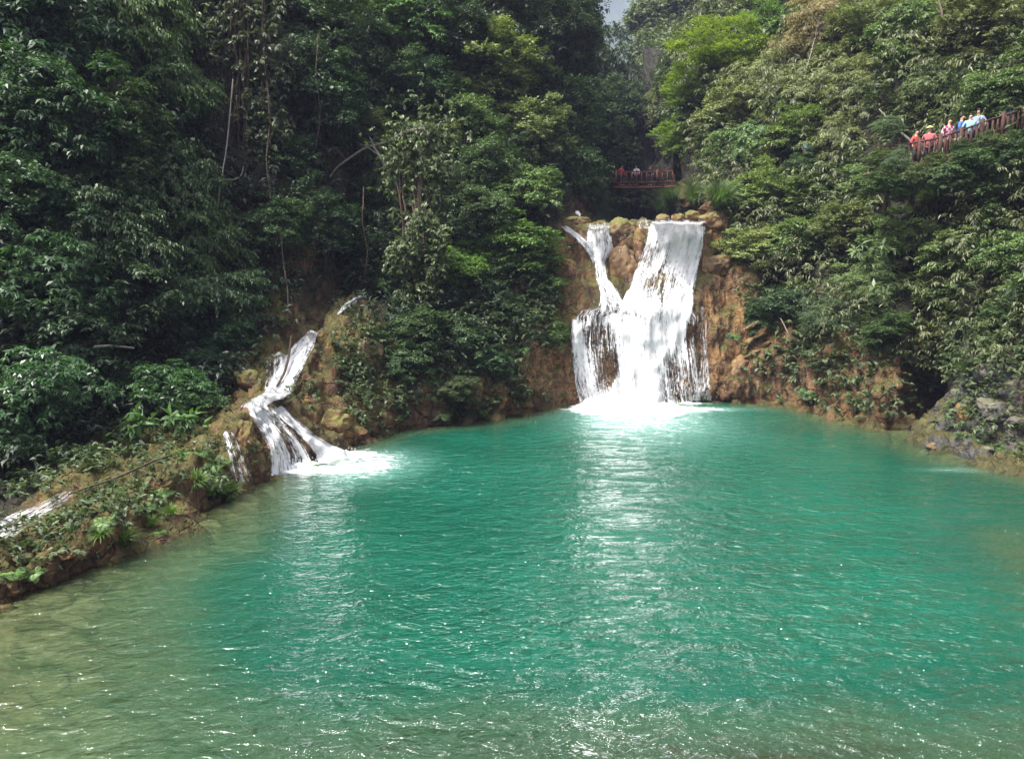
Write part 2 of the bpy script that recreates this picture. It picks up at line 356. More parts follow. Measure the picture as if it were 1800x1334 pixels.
# where soil and plants cover the rock
vegn = fbm(GV, 0.35, 4, 55)
s_ = ss.ravel(); r_ = rr.ravel()
base = np.interp(s_, [0, 3, 6, 7.5, 9, 9.7, 10.2, 11, 11.6, 12.1, 13, 13.6, 18.6, 19.5, 20.2, 21, 22.5, 24, 26.5, 28, 34],
                     [2.2, 4.8, 5.2, 6.8, 6.0, 5.4, 4.0, 3.0, 3.4, 5.0, 5.7, 6.8, 6.6, 6.0, 5.2, 4.3, 4.1, 4.5, 4.6, 2.8, 2.2])
veg = smooth(-0.5, 0.5, r_ - base + vegn * 1.3)
ob = smooth(-1, 0.6, 1.0 - np.abs(s_ - 25.8) * 0.9) * (r_ < 5)
def ground_mat():
    t = NT('gorge_ground'); geo = t.n('ShaderNodeNewGeometry')
    va = t.n('ShaderNodeAttribute', attribute_name='veg'); ga = t.n('ShaderNodeAttribute', attribute_name='grey')
    big = t.noise((geo, 0), 0.42, 5, 0.6, 0.4)
    fine = t.noise((geo, 0), 3.4, 8, 0.7, 0.2)
    mp = t.n('ShaderNodeMapping', i={0: (geo, 0), 3: (1.7, 1.7, 0.26)})
    streak = t.noise((mp, 0), 1.7, 7, 0.64, 0.7)
    och = t.ramp((fine, 0), [(0.3, (0.085, 0.042, 0.018)), (0.5, (0.215, 0.112, 0.046)), (0.72, (0.38, 0.24, 0.115))])
    brn = t.ramp((streak, 0), [(0.36, (0.035, 0.022, 0.014)), (0.54, (0.150, 0.082, 0.044)), (0.75, (0.32, 0.21, 0.125))])
    col = t.mix(t.ramp((big, 0), [(0.4, 0.0), (0.58, 1.0)]), och, brn)
    gr = t.ramp((fine, 0), [(0.3, (0.045, 0.045, 0.047)), (0.55, (0.09, 0.09, 0.092)), (0.8, (0.24, 0.235, 0.23))])
    col = t.mix((ga, 2), col, gr)
    pale = t.noise((geo, 0), 2.3, 7, 0.72)
    col = t.mix(t.ramp((pale, 0), [(0.62, 0.0), (0.74, 0.45)]), col, (0.38, 0.31, 0.23))
    dco = t.n('ShaderNodeVectorMath', operation='ADD', i={0: (geo, 0), 1: t.n('ShaderNodeVectorMath', operation='SCALE', i={0: (t.noise((geo, 0), 1.1, 4, .6), 1), 'Scale': 1.6})})
    vo = t.n('ShaderNodeTexVoronoi', feature='DISTANCE_TO_EDGE', i={0: dco, 'Scale': 1.15})
    crk = t.ramp((vo, 0), [(0.0, 0.0), (0.07, 1.0)])
    col = t.mix(t.math('MULTIPLY', t.math('SUBTRACT', 1.0, crk), 0.75), col, (0.035, 0.024, 0.016))
    sep = t.n('ShaderNodeSeparateXYZ', i={0: (geo, 1)})
    mz = t.noise((geo, 0), 0.9, 7, 0.7)
    mf = t.math('ADD', t.math('MULTIPLY', (sep, 2), 0.5), t.math('MULTIPLY', (mz, 0), 1.15))
    mossf = t.math('MULTIPLY', t.ramp(mf, [(0.74, 0.0), (0.90, 1.0)]), 0.9, clamp=True)
    mcol = t.ramp((fine, 0), [(0.3, (0.035, 0.037, 0.010)), (0.7, (0.125, 0.110, 0.030))])
    col = t.mix(mossf, col, mcol)
    soil = t.ramp((fine, 0), [(0.3, (0.010, 0.010, 0.006)), (0.6, (0.024, 0.022, 0.012)), (0.85, (0.05, 0.04, 0.025))])  # soil kept near-black: deep shade between the crowns is in this colour
    col = t.mix((va, 2), col, soil)
    we = t.n('ShaderNodeAttribute', attribute_name='wet')
    col = t.mix(t.math('MULTIPLY', (we, 2), 0.8), col, t.c(t.mix(1.0, col, (0.34, 0.36, 0.40), 'MULTIPLY')))
    bn = t.math('ADD', t.math('MULTIPLY', (fine, 0), 0.8), t.math('ADD', t.math('MULTIPLY', (streak, 0), 0.9), t.math('MULTIPLY', crk, 0.35)))
    bp = t.n('ShaderNodeBump', i={'Strength': 0.9, 'Distance': 0.22, 'Height': bn})
    rg = t.ramp((streak, 0), [(0.35, 0.5), (0.6, 0.9)])
    return t.surf(t.n('ShaderNodeBsdfPrincipled', i={'Base Color': (col, 2), 'Roughness': rg, 'Normal': bp, 'Specular IOR Level': 0.3}))
M['ground'] = ground_mat()
TERR = link('gorge_slope', mesh_np('gorge_slope', GV, TF, M['ground'], True, {'veg': veg, 'grey': ob, 'wet': (smooth(13.9, 14.2, ss) * (1 - smooth(17.8, 18.2, ss)) * (rr < 4.6) + .8 * smooth(7.1, 7.4, ss) * (1 - smooth(8.5, 8.8, ss)) * (rr < 6.5) + .55 * (1 - smooth(1.15, 1.6, rr))).ravel()}))
tag(TERR, 'steep limestone gorge sides and rock ledges enclosing the turquoise pool', kind='structure')
BV = BVHTree.FromPolygons([tuple(v) for v in GV], [tuple(int(q) for q in f) for f in TF])

def hit(px, py):
    d = nrm(ray(px, py)); h = BV.ray_cast(Vector(CAM), Vector(d))
    if h[0] is None: return None, None
    n = np.array(h[1]); 
    if n @ d > 0: n = -n
    return np.array(h[0]), n
def ground_z(x, y):
    h = BV.ray_cast(Vector((x, y, 90)), Vector((0, 0, -1)))
    return h[0].z if h[0] is not None else 0.0
def near_ground(p):
    return np.array(BV.find_nearest(Vector(p))[0])

# ------------------------------------------------------------------ pool: bed and water
shore = cat(CP, sv, 0, True)[:, 1, :2]
def shore_dist(x, y):
    q = np.stack([x, y], -1); d = np.full(x.shape, 1e9); ins = np.zeros(x.shape, bool)
    a = shore; b = np.roll(shore, -1, 0)
    for i in range(len(a)):
        e = b[i] - a[i]; w = q - a[i]
        tt = np.clip((w @ e) / max(e @ e, 1e-9), 0, 1)
        d = np.minimum(d, np.linalg.norm(w - tt[..., None] * e, axis=-1))
        c1 = (a[i][1] > y) != (b[i][1] > y)
        with np.errstate(divide='ignore', invalid='ignore'):
            xi = (b[i][0] - a[i][0]) * (y - a[i][1]) / (b[i][1] - a[i][1]) + a[i][0]
        ins ^= c1 & (x < xi)
    return np.where(ins, d, -d)
def grid(x0, x1, y0, y1, step):
    xs = np.arange(x0, x1 + step, step); ys = np.arange(y0, y1 + step, step)
    X, Y = np.meshgrid(xs, ys, indexing='ij')
    nx, ny = X.shape
    i = (np.arange(nx - 1)[:, None] * ny + np.arange(ny - 1)[None]).ravel()
    return X, Y, np.stack([i, i + ny, i + ny + 1, i + 1], -1)
X, Y, WF = grid(-16, 24, 3, 41, 0.2)
sd = shore_dist(X, Y)
PW = np.stack([X, Y, 0 * X], -1)
nd = fbm(PW, 0.35, 4, 71)
nl = fbm(PW * A(1, 1, 1), 0.16, 2, 72)
# the bed shelves gently on the left and towards the camera, steeply by the falls
leftw = 1 - smooth(-12.5, -3.2, X + 0.28 * (Y - 16) + 1.6 * nl)
nearw = 1 - smooth(8.0, 14.0, Y + 0.10 * (X - 2) - 1.2 * nl)
rightw = smooth(6.2, 10.5, X - 0.25 * (Y - 12))*(1-smooth(17,23,Y))
slope = np.exp(np.log(.9) * (1 - leftw) + np.log(.10) * leftw)
depth = np.clip(sd, 0, None) * slope
depth = np.clip(depth, 0, 4.5)
depth = np.maximum(depth, 1e-3) ** (1 - nearw) * (0.13 * np.clip(sd, .01, None) ** 0.8) ** nearw
depth = depth ** (1 - .6 * rightw) * (.02 + .7 * smooth(0, 4, sd)) ** (.6 * rightw)
depth = np.clip(depth * (1 + 0.45 * nd) + 0.28 * nd * smooth(0.5, 3, sd), 0.0, 4.5)
depth = np.where(sd <= 0, 0.0, np.maximum(depth, 0.04))
foam = np.zeros_like(X)
def gauss(cx, cy, sx, sy): return np.exp(-((X - cx) / sx) ** 2 - ((Y - cy) / sy) ** 2)
fb = W(1100, 716); fc = W(560, 822)
foam += 1.2 * gauss(fb[0], fb[1] - 0.5, 1.9, 1.2) + 0.42 * gauss(fb[0] + 1.5, fb[1] - 0.5, 4.0, .7) + 0.33 * gauss(fb[0] + .5, fb[1] - 3, 3.5, 5)
fc1 = W(540, 826); fc2 = W(612, 798)
foam += 1.0 * gauss(fc1[0], fc1[1], .9, .4) + 1.0 * gauss(fc2[0], fc2[1], .7, .4) + 0.42 * gauss(fc2[0] + 1.0, fc2[1] - 1.5, 1.6, 2.4)
fr = W(1690, 822); foam += 0.22 * gauss(fr[0], fr[1] - .3, 1.5, .35)
rough = 0.50 + 0.8 * np.exp(-((X - (fb[0] - 0.0)) / (5.5)) ** 2) * (0.4 + 0.6 * smooth(6, 36, Y)) + 0.5 * gauss(fc2[0] + 2, fc2[1] - 2, 3, 3) + 0.75 * gauss(3.2, 11.5, 5, 5)
# real ripples in the surface near enough to read
def waves(X, Y):
    r = np.hypot(X - fb[0], Y - fb[1]); 
    ww = 0.5 * fbm(np.stack([X * 0.9, Y * 1.7, 0 * X], -1), 1.3, 3, 91)
    th = np.arctan2(X - fb[0], fb[1] - Y)
    ring = np.sin(r * 4.6 + 3.2 * fbm(np.stack([X, Y, 0 * X], -1), 0.5, 2, 93)) 
    return 0.024 * ww + 0.0015 * ring * np.exp(-th ** 2 * 1.2)
X2, Y2, WF2 = grid(-16, 24, 3, 41, 0.1)
def up2(Af):  # bilinear resample of the coarse fields
    fx = np.clip((X2 + 16) / 0.2, 0, X.shape[0] - 1.001); fy = np.clip((Y2 - 3) / 0.2, 0, X.shape[1] - 1.001)
    i, j = fx.astype(int), fy.astype(int); u, v = fx - i, fy - j
    return (Af[i, j] * (1 - u) * (1 - v) + Af[i + 1, j] * u * (1 - v) + Af[i, j + 1] * (1 - u) * v + Af[i + 1, j + 1] * u * v)
Zw = waves(X2, Y2) * up2(rough)
def water_mat():
    t = NT('pool_water'); geo = t.n('ShaderNodeNewGeometry')
    dp = t.n('ShaderNodeAttribute', attribute_name='depth'); fo = t.n('ShaderNodeAttribute', attribute_name='foam')
    ro = t.n('ShaderNodeAttribute', attribute_name='rough')
    big = t.noise((geo, 0), 0.16, 4, 0.6)
    deep = t.ramp((big, 0), [(0.35, (0.003, 0.056, 0.034)), (0.65, (0.004, 0.078, 0.048))])
    shal = (0.055, 0.110, 0.055)
    dd = t.ramp(t.math('MULTIPLY', (dp, 2), 0.33), [(0.08, shal), (0.6, (0.007, 0.070, 0.042))])
    col = t.mix(t.ramp(t.math('MULTIPLY', (dp, 2), 0.33), [(0.35, 0.0), (0.75, 1.0)]), dd, deep)
    # churned bubbles lighten the water below the fall
    aer = t.ramp((fo, 2), [(0.02, 0.0), (0.45, 0.75)])
    col = t.mix(aer, col, (0.16, 0.36, 0.31))
    body = t.n('ShaderNodeBsdfDiffuse', i={0: (col, 2)})
    clear = t.n('ShaderNodeBsdfTransparent', i={0: (0.78, 0.88, 0.74, 1)})
    op = t.math('SUBTRACT', 1.0, t.math('POWER', 2.718, t.math('MULTIPLY', (dp, 2), -0.85)), clamp=True)
    b1 = t.n('ShaderNodeMixShader', i={0: op, 1: clear, 2: body})
    # ripples
    mp = t.n('ShaderNodeMapping', i={0: (geo, 0), 3: (1.25, 1.75, 1.0)})
    n1 = t.noise((mp, 0), 1.5, 3, 0.5, 0.6)
    n2 = t.noise((mp, 0), 4.6, 3, 0.55, 0.8)
    n3 = t.noise((mp, 0), 14.0, 2, 0.5)
    hh = t.math('ADD', t.math('ADD', t.math('MULTIPLY', (n1, 0), 1.0), t.math('MULTIPLY', (n2, 0), 0.32)), t.math('MULTIPLY', (n3, 0), 0.05))
    hh = t.math('MULTIPLY', hh, (ro, 2))
    bp = t.n('ShaderNodeBump', i={'Strength': 1.0, 'Distance': 0.25, 'Height': hh})
    gl = t.n('ShaderNodeBsdfGlossy', i={0: (1, 1, 1, 1), 'Roughness': 0.04, 'Normal': bp})
    fr_ = t.n('ShaderNodeFresnel', i={0: 1.42, 'Normal': bp})
    b2 = t.n('ShaderNodeMixShader', i={0: fr_, 1: b1, 2: gl})
    # foam
    mp2 = t.n('ShaderNodeMapping', i={0: (geo, 0), 3: (0.7, 1.6, 1.0)})
    fn = t.noise((mp2, 0), 3.2, 8, 0.75, 1.2)
    ff = t.math('ADD', t.math('MULTIPLY', (fo, 2), 0.95), t.math('MULTIPLY', (fn, 0), 1.5))
    ff = t.math('DIVIDE', ff, 1.3)
    ff = t.ramp(ff, [(0.80, 0.0), (0.99, 1.0)])
    vo = t.n('ShaderNodeTexVoronoi', i={0: (geo, 0), 'Scale': 3.4})
    vs = t.n('ShaderNodeSeparateColor', i={0: (vo, 1)})
    pt = t.math('LESS_THAN', (vo, 0), t.math('MULTIPLY', t.math('SUBTRACT', (vs, 0), 0.45), 0.10))
    pn = t.noise((geo, 0), 0.30, 2)
    pt = t.math('MULTIPLY', pt, t.ramp((pn, 0), [(0.40, 0.0), (0.48, 1.0)]), clamp=True)
    ff = t.math('MAXIMUM', ff, t.math('MULTIPLY', pt, t.math('GREATER_THAN', (dp, 2), 0.8)))
    fsh = t.n('ShaderNodeBsdfDiffuse', i={0: (0.86, 0.88, 0.89, 1)})
    return t.surf(t.n('ShaderNodeMixShader', i={0: ff, 1: b2, 2: fsh}))
M['water'] = water_mat()
V = np.stack([X2, Y2, Zw], -1).reshape(-1, 3)
WAT = link('pool_water', mesh_np('pool_water', V, WF2, M['water'], True, {'depth': up2(depth), 'foam': up2(foam), 'rough': up2(rough)}))
tag(WAT, 'clear turquoise pool water with ripples and drifting foam flecks', kind='structure')

def bed_mat():
    t = NT('pool_bed'); geo = t.n('ShaderNodeNewGeometry')
    n1 = t.noise((geo, 0), 0.75, 7, 0.68, 0.9); n2 = t.noise((geo, 0), 5, 6, 0.7)
    sand = t.ramp((n2, 0), [(0.3, (0.10, 0.092, 0.058)), (0.7, (0.235, 0.205, 0.13))])
    weed = t.ramp((n2, 0), [(0.3, (0.035, 0.045, 0.022)), (0.7, (0.11, 0.11, 0.06))])
    col = t.mix(t.ramp((n1, 0), [(0.46, 0.0), (0.58, 1.0)]), sand, weed)
    dv = t.n('ShaderNodeVectorMath', operation='ADD', i={0: (geo, 0), 1: t.n('ShaderNodeVectorMath', operation='SCALE', i={0: (t.noise((geo, 0), 1.6, 4, .6), 1), 'Scale': .9})})
    v1 = t.n('ShaderNodeTexVoronoi', feature='DISTANCE_TO_EDGE', i={0: dv, 'Scale': 1.7}); v2 = t.n('ShaderNodeTexVoronoi', i={0: dv, 'Scale': 1.7})
    vc = t.n('ShaderNodeSeparateColor', i={0: (v2, 1)})
    stone = t.mix((vc, 0), (0.085, 0.082, 0.052), (0.25, 0.225, 0.145))
    stone = t.mix(t.ramp((v1, 0), [(0.0, 1.0), (0.10, 0.0)]), stone, (0.022, 0.026, 0.016))
    pz = t.noise((geo, 0), .45, 4, .6)
    col = t.mix(t.math('MULTIPLY', t.ramp((pz, 0), [(.44, 0.0), (.56, 1.0)]), .6), col, stone)
    bp = t.n('ShaderNodeBump', i={'Strength': 0.7, 'Distance': 0.08, 'Height': (n2, 0)})
    return t.surf(t.n('ShaderNodeBsdfPrincipled', i={'Base Color': (col, 2), 'Roughness': 0.8, 'Normal': bp, 'Specular IOR Level': 0.0}))
M['bed'] = bed_mat()
Zb = -depth - 0.03 + 0.06 * fbm(PW, 1.5, 3, 75) * smooth(0.2, 1.2, depth)
Zb = np.where(sd < 0.0, -0.05 - 0.5 * smooth(0, 2, -sd), Zb)
BED = link('pool_bed', mesh_np('pool_bed', np.stack([X, Y, Zb], -1).reshape(-1, 3), WF, M['bed']))
tag(BED, 'sandy pool bed with dark weed and silt patches under shallow water', kind='structure')
# ------------------------------------------------------------------ falling water
def fall_mat(name, col=(0.93, 0.93, 0.95)):
    t = NT(name); uv = t.n('ShaderNodeUVMap', uv_map='UVMap')
    da = t.n('ShaderNodeAttribute', attribute_name='dens')
    m1 = t.n('ShaderNodeMapping', i={0: uv, 3: (4.5, 0.35, 1)})
    m2 = t.n('ShaderNodeMapping', i={0: uv, 3: (17.0, 0.9, 1)})
    n1 = t.noise((m1, 0), 1.0, 5, 0.65, 0.35); n2 = t.noise((m2, 0), 1.0, 4, 0.7, 0.5)
    m3 = t.n('ShaderNodeMapping', i={0: uv, 3: (11.0, 4.0, 1)})
    n3 = t.noise((m3, 0), 1.0, 4, 0.75)
    s = t.math('SUBTRACT', t.math('ADD', t.math('ADD', t.math('MULTIPLY', (n1, 0), 1.3), t.math('MULTIPLY', (n2, 0), 1.15)), t.math('MULTIPLY', (n3, 0), 1.15)), 1.72)
    s = t.math('ADD', s, t.math('MULTIPLY', t.math('SUBTRACT', (da, 2), 1.02), 0.9))
    al = t.ramp(s, [(0.0, 0.0), (0.10, 0.45), (0.32, 0.93), (0.5, 1.0)])
    bp = t.n('ShaderNodeBump', i={'Strength': 0.3, 'Distance': 0.03, 'Height': s})
    c2 = t.ramp(s, [(0.0, (0.50, 0.52, 0.56)), (0.35, (0.72, 0.73, 0.76)), (0.75, (0.82, 0.82, 0.84))])  # grey in thin water, white in thick: inner shading put into the colour
    bs = t.n('ShaderNodeBsdfPrincipled', i={'Base Color': c2, 'Roughness': 0.45, 'Specular IOR Level': 0.4, 'Normal': bp})
    tl = t.n('ShaderNodeBsdfTranslucent', i={0: (0.8, 0.82, 0.86, 1)})
    bs = t.n('ShaderNodeMixShader', i={0: 0.25, 1: bs, 2: tl})
    tr = t.n('ShaderNodeBsdfTransparent')
    return t.surf(t.n('ShaderNodeMixShader', i={0: al, 1: tr, 2: bs}))
M['fall'] = fall_mat('white_water')
def foam_mat():
    t = NT('foam_white'); geo = t.n('ShaderNodeNewGeometry'); n = t.noise((geo, 0), 6, 6, 0.7)
    bp = t.n('ShaderNodeBump', i={'Strength': 0.5, 'Distance': 0.05, 'Height': (n, 0)})
    bs = t.n('ShaderNodeBsdfPrincipled', i={'Base Color': (0.93, 0.94, 0.95, 1), 'Roughness': 0.7, 'Normal': bp})
    return t.surf(bs)
M['foam'] = foam_mat()

def drape(name, rows, parent, dens=1.0, off=0.16, bulge=0.0, step=0.09, wob=0.06, seed=0, sm=6, edge=0.6, densf=None, top=.55, bot=0.0, arch=5):
    """a sheet of water lying on the rock between the left and right edges given row by row"""
    rows = np.array(rows, float)            # py, pxL, pxR
    tt = np.arange(len(rows))
    hpx = np.abs(np.diff(rows[:, 0])).sum() + np.abs(np.diff(rows[:, 1])).sum() * .3
    nv = int(max(14, hpx / 2.6)); nu = int(max(8, (rows[:, 2] - rows[:, 1]).mean() / 2.6))
    tv = np.linspace(0, len(rows) - 1, nv)
    py = np.interp(tv, tt, rows[:, 0]); L = np.interp(tv, tt, rows[:, 1]); R = np.interp(tv, tt, rows[:, 2])
    if rows.shape[1] > 3: pyR = np.interp(tv, tt, rows[:, 3])
    else: pyR = py
    u = np.linspace(0, 1, nu)
    PX = L[:, None] + (R - L)[:, None] * u; PY = py[:, None] + (pyR - py)[:, None] * u
    PY = PY + (arch * fbm(np.stack([PX * .03 + seed, 0 * PX, 0 * PX], -1), 3.2, 3, seed))* (1 - smooth(0, .25, np.linspace(0, 1, nv)))[:, None]
    dist = np.zeros(PX.shape); Dr = np.zeros(PX.shape + (3,))
    for i in range(nv):
        for j in range(nu):
            d = nrm(ray(PX[i, j], PY[i, j])); Dr[i, j] = d
            h = BV.ray_cast(Vector(CAM), Vector(d)); dist[i, j] = h[3] if h[0] is not None else np.nan
    med = np.nanmedian(dist); dist = np.where(np.isnan(dist), med, dist)
    # where the ray slips over a lip and hits far behind, stay at the lip
    for _ in range(3):
        mn = np.minimum.reduce([np.roll(dist, k, 0) for k in (-2, -1, 0, 1, 2)])
        dist = np.where(dist > mn + 2.0, mn + 0.6, dist)
    s = dist.copy()
    for _ in range(sm):
        p = np.pad(s, 1, mode='edge'); s = (p[:-2, 1:-1] + p[2:, 1:-1] + p[1:-1, :-2] + p[1:-1, 2:] + p[1:-1, 1:-1]) / 5
    s = np.minimum(s, dist) - off
    V = CAM + Dr * s[..., None]
    U = np.zeros(PX.shape + (2,))
    wid = np.linalg.norm(V[:, -1] - V[:, 0], axis=-1)
    U[..., 0] = (u[None] - .5) * wid.mean() + seed * 3.7
    seg = np.linalg.norm(np.diff(V[:, nu // 2], axis=0), axis=-1)
    U[..., 1] = np.concatenate([[0], np.cumsum(seg)])[:, None] + seed
    n = fbm(np.stack([U[..., 0] * 2.2, U[..., 1] * .5, 0 * U[..., 0]], -1), 1, 3, seed)
    V[..., 1] -= wob * (n + .5) + bulge * np.sin(PI * u)[None]
    ed = np.minimum(u, 1 - u)[None] * wid[:, None]
    dn = dens * np.ones(PX.shape) if densf is None else densf(PX, PY)
    dn = dn - edge * (1 - smooth(0, 0.20, ed)) + .12 * fbm(V, 1.2, 3, seed)
    vv = np.linspace(0, 1, nv)[:, None]; dn = dn - top * (1 - smooth(0, 0.06, vv)) - bot * smooth(.88, 1, vv)
    i = (np.arange(nv - 1)[:, None] * nu + np.arange(nu - 1)[None]).ravel()
    Fq = np.stack([i, i + nu, i + nu + 1, i + 1], -1)
    me = mesh_np(name, V.reshape(-1, 3), Fq, M['fall'], True, {'dens': dn.ravel()}, U.reshape(-1, 2))
    return wlink(name, me, parent)

def spray(name, parent, boxes, seed):
    r = np.random.default_rng(seed); Vs = []
    for (px, py, Yd, sx, sy, sz, n) in boxes:
        c = P(px, py, Yd); Vs.append(c + r.normal(size=(n, 3)) * A(sx, sy, sz))
    C = np.concatenate(Vs); C = C[C[:, 2] > 0.02]; n = len(C)
    s = r.uniform(0.006, 0.016, n)[:, None]; st_ = r.uniform(1, 3.0, n)[:, None]
    off = np.array([[1, 0, 0], [-.5, .87, 0], [-.5, -.87, 0], [0, 0, 1], [0, 0, -1]])
    V = C[:, None] + off[None] * s[:, :, None] * np.where(off[None][..., 2:] != 0, st_[:, :, None], 1)
    f = np.array([[0, 1, 3], [1, 2, 3], [2, 0, 3], [1, 0, 4], [2, 1, 4], [0, 2, 4]])
    Fq = (np.arange(n)[:, None, None] * 5 + f[None]).reshape(-1, 3)
    return tag(wlink(name, mesh_np(name, V.reshape(-1, 3), Fq, M['foam'], True), parent), kind='stuff')

def foam_heap(name, parent, lobes, seed=0):
    """low heap of churned foam on the water: lobes = (x, y, rx, ry, h)"""
    x0 = min(l[0] - l[2] * 1.6 for l in lobes); x1 = max(l[0] + l[2] * 1.6 for l in lobes)
    y0 = min(l[1] - l[3] * 1.6 for l in lobes); y1 = max(l[1] + l[3] * 1.6 for l in lobes)
    Xf, Yf, Ff = grid(x0, x1, y0, y1, 0.06)
    h = 0
    for (a, b, rx, ry, hh) in lobes: h = np.maximum(h, hh * np.exp(-((Xf - a) / rx) ** 2 - ((Yf - b) / ry) ** 2))
    q = np.stack([Xf, Yf, 0 * Xf], -1)
    z = h * (1 + 0.8 * fbm(q, 2.4, 4, seed)) + 0.16 * (np.abs(fbm(q, 3.5, 3, seed + 5))) * smooth(0.02, .2, h) - 0.07
    k = z.ravel() > -0.035
    keep = k[Ff].any(1)
    return wlink(name, mesh_np(name, np.stack([Xf, Yf, z], -1).reshape(-1, 3), Ff[keep], M['foam']), parent)

b0 = W(1120, 708)
wf = empty('waterfall', (b0[0], b0[1], 0), 'wide white waterfall dropping over two brown rock ledges into the pool', 'waterfall')
drape('upper_curtain', [(389, 1146, 1240), (400, 1140, 1240), (430, 1130, 1238), (470, 1115, 1229), (510, 1102, 1220), (572, 1076, 1218)], wf, bot=.8,
      seed=1, bulge=.25, densf=lambda x, y: 1.50 - 0.48 * np.exp(-((x - 1160) / 45) ** 2 - ((y - 500) / 30) ** 2) - .25 * np.exp(-((x - 1150) / 30) ** 2 - ((y - 450) / 60) ** 2))
drape('lip_water', [(386, 1122, 1250), (392, 1116, 1250), (402, 1120, 1247)], wf, seed=2, dens=0.95, off=.1)
drape('side_chute', [(390, 1034, 1076), (410, 1028, 1074), (436, 1024, 1080), (460, 1040, 1066), (490, 1046, 1072), (515, 1052, 1092), (570, 1040, 1120)], wf, seed=3, dens=1.22, off=.2, bot=.8)
drape('side_trickle', [(397, 980, 1000), (410, 996, 1020), (424, 1012, 1036), (442, 1030, 1054)], wf, seed=4, dens=1.2, off=.25)
drape('side_trickle', [(397, 1016, 1030), (415, 1022, 1036), (432, 1030, 1042)], wf, seed=14, dens=0.72, off=.14)
drape('ledge_water', [(536, 1060, 1205), (546, 1012, 1224), (556, 1004, 1232), (578, 1003, 1232)], wf, seed=5, dens=.98, off=.14, bot=.7, arch=8)
def low(x, y):
    d = 1.03 + 0 * x
    le = np.interp(y, [545, 575, 620, 660, 700, 712], [1040, 1078, 1093, 1090, 1058, 1030]); re = np.interp(y, [545, 570, 600, 640, 712], [1222, 1208, 1186, 1166, 1160])
    d += 0.42 * smooth(-14, 16, x - le) * smooth(-14, 16, re - x)    # solid heart of the fall
    lx = 1012 + np.clip(y - 590, 0, 200) * 0.30
    d += 0.38 * np.exp(-((x - lx) / 15) ** 2)                        # bright left-hand rope
    d -= 0.45 * np.exp(-((x - 1070) / 12) ** 2 - ((y - 648) / 38) ** 2)   # bare dark rock
    d -= 0.20 * np.exp(-((x - 1042) / 12) ** 2 - ((y - 600) / 36) ** 2)
    d -= 0.28 * np.exp(-((x - 1213) / 10) ** 2 - ((y - 580) / 30) ** 2)
    d += 0.45 * np.exp(-((x - 1197) / 9) ** 2 - ((y - 585) / 40) ** 2)
    return d
drape('lower_curtain', [(562, 1003, 1216, 540), (604, 1000, 1222, 600), (640, 1003, 1228, 640), (680, 1008, 1232, 680), (709, 1016, 1236, 708)], wf, seed=6, densf=low, off=.22, wob=.12, edge=.3, top=.25, arch=7)
drape('right_rope', [(536, 1228, 1246), (560, 1230, 1247), (590, 1228, 1246), (630, 1228, 1249), (670, 1222, 1252), (704, 1210, 1256)], wf, seed=7, dens=1.0, off=.14)
def heap(px, py, rx, ry, h): q = W(px, py); return (q[0], q[1], rx, ry, h)
foam_heap('foam', wf, [heap(1040, 712, .8, .35, .30), heap(1085, 712, 1.3, .45, .42), heap(1120, 713, 1.0, .4, .3), heap(1095, 722, 1.3, .5, .16), heap(1165, 712, 1.0, .25, .14), heap(1215, 708, 1.0, .2, .10)], 5)
spray('spray', wf, [(1040, 700, 37.4, .5, .25, .4, 420), (1085, 700, 37.4, .8, .3, .5, 750), (1110, 545, 39.0, 1.2, .25, .25, 420), (1170, 690, 37.8, 1.2, .25, .5, 350), (1140, 470, 40.8, .9, .3, .8, 260)], 3)

b1 = W(520, 822)
w2 = empty('side_cascade', (b1[0], b1[1], 0), 'small white cascade sliding down brown rock at the pool\'s far left corner', 'cascade')
drape('upper_chute', [(580, 546, 556), (586, 538, 560), (610, 512, 552), (640, 492, 536), (668, 474, 522), (690, 462, 514), (702, 438, 500)], w2, seed=8, dens=1.32, off=.16, edge=.4)
drape('upper_chute', [(618, 480, 500), (634, 468, 508), (652, 468, 506), (684, 464, 500)], w2, seed=9, dens=1.05, off=.12, edge=.3)
drape('mid_run', [(686, 470, 522), (700, 440, 500), (709, 424, 478), (716, 420, 470)], w2, seed=10, dens=1.2, off=.14)
drape('lower_sheet', [(708, 432, 468), (730, 442, 492), (752, 456, 512), (775, 468, 532), (798, 474, 548), (834, 474, 560)], w2, seed=11, off=.2, wob=.1, edge=.4, densf=lambda x, y: 1.30 - .3 * np.exp(-((x - 500 - (y - 760) * .4) / 14) ** 2))
drape('right_rope', [(714, 470, 496), (735, 492, 520), (755, 515, 545), (775, 535, 572), (796, 552, 618), (814, 556, 632)], w2, seed=12, dens=1.34, off=.18, edge=.4)
drape('trickle', [(756, 384, 412), (775, 388, 424), (800, 392, 436), (846, 402, 448)], w2, seed=13, dens=0.98, off=.12, edge=.3)
foam_heap('foam', w2, [heap(515, 820, .7, .2, .16), heap(600, 797, .45, .22, .16), heap(545, 812, .4, .2, .10)], 6)
spray('spray', w2, [(515, 812, 24.6, .5, .15, .1, 120), (600, 794, 26.2, .3, .15, .08, 60), (480, 760, 25, .4, .2, .3, 60)], 4)
w3 = empty('rock_chute', tuple(hit(615, 530)[0]), 'thin grey-white chute sliding down behind the brown rock left of the vine-clad trunk', 'chute')
drape('water_sheet', [(514, 636, 650), (522, 622, 640), (532, 604, 626), (545, 592, 610), (553, 588, 600)], w3, seed=15, dens=1.2, off=.1)
w4 = empty('back_fall', tuple(P(1018, 376, 47)), 'tiny white spill behind the boulders left of the main waterfall lip', 'spill')
rows = [(371, 1009, 1021), (377, 1008, 1025), (384, 1012, 1022)]
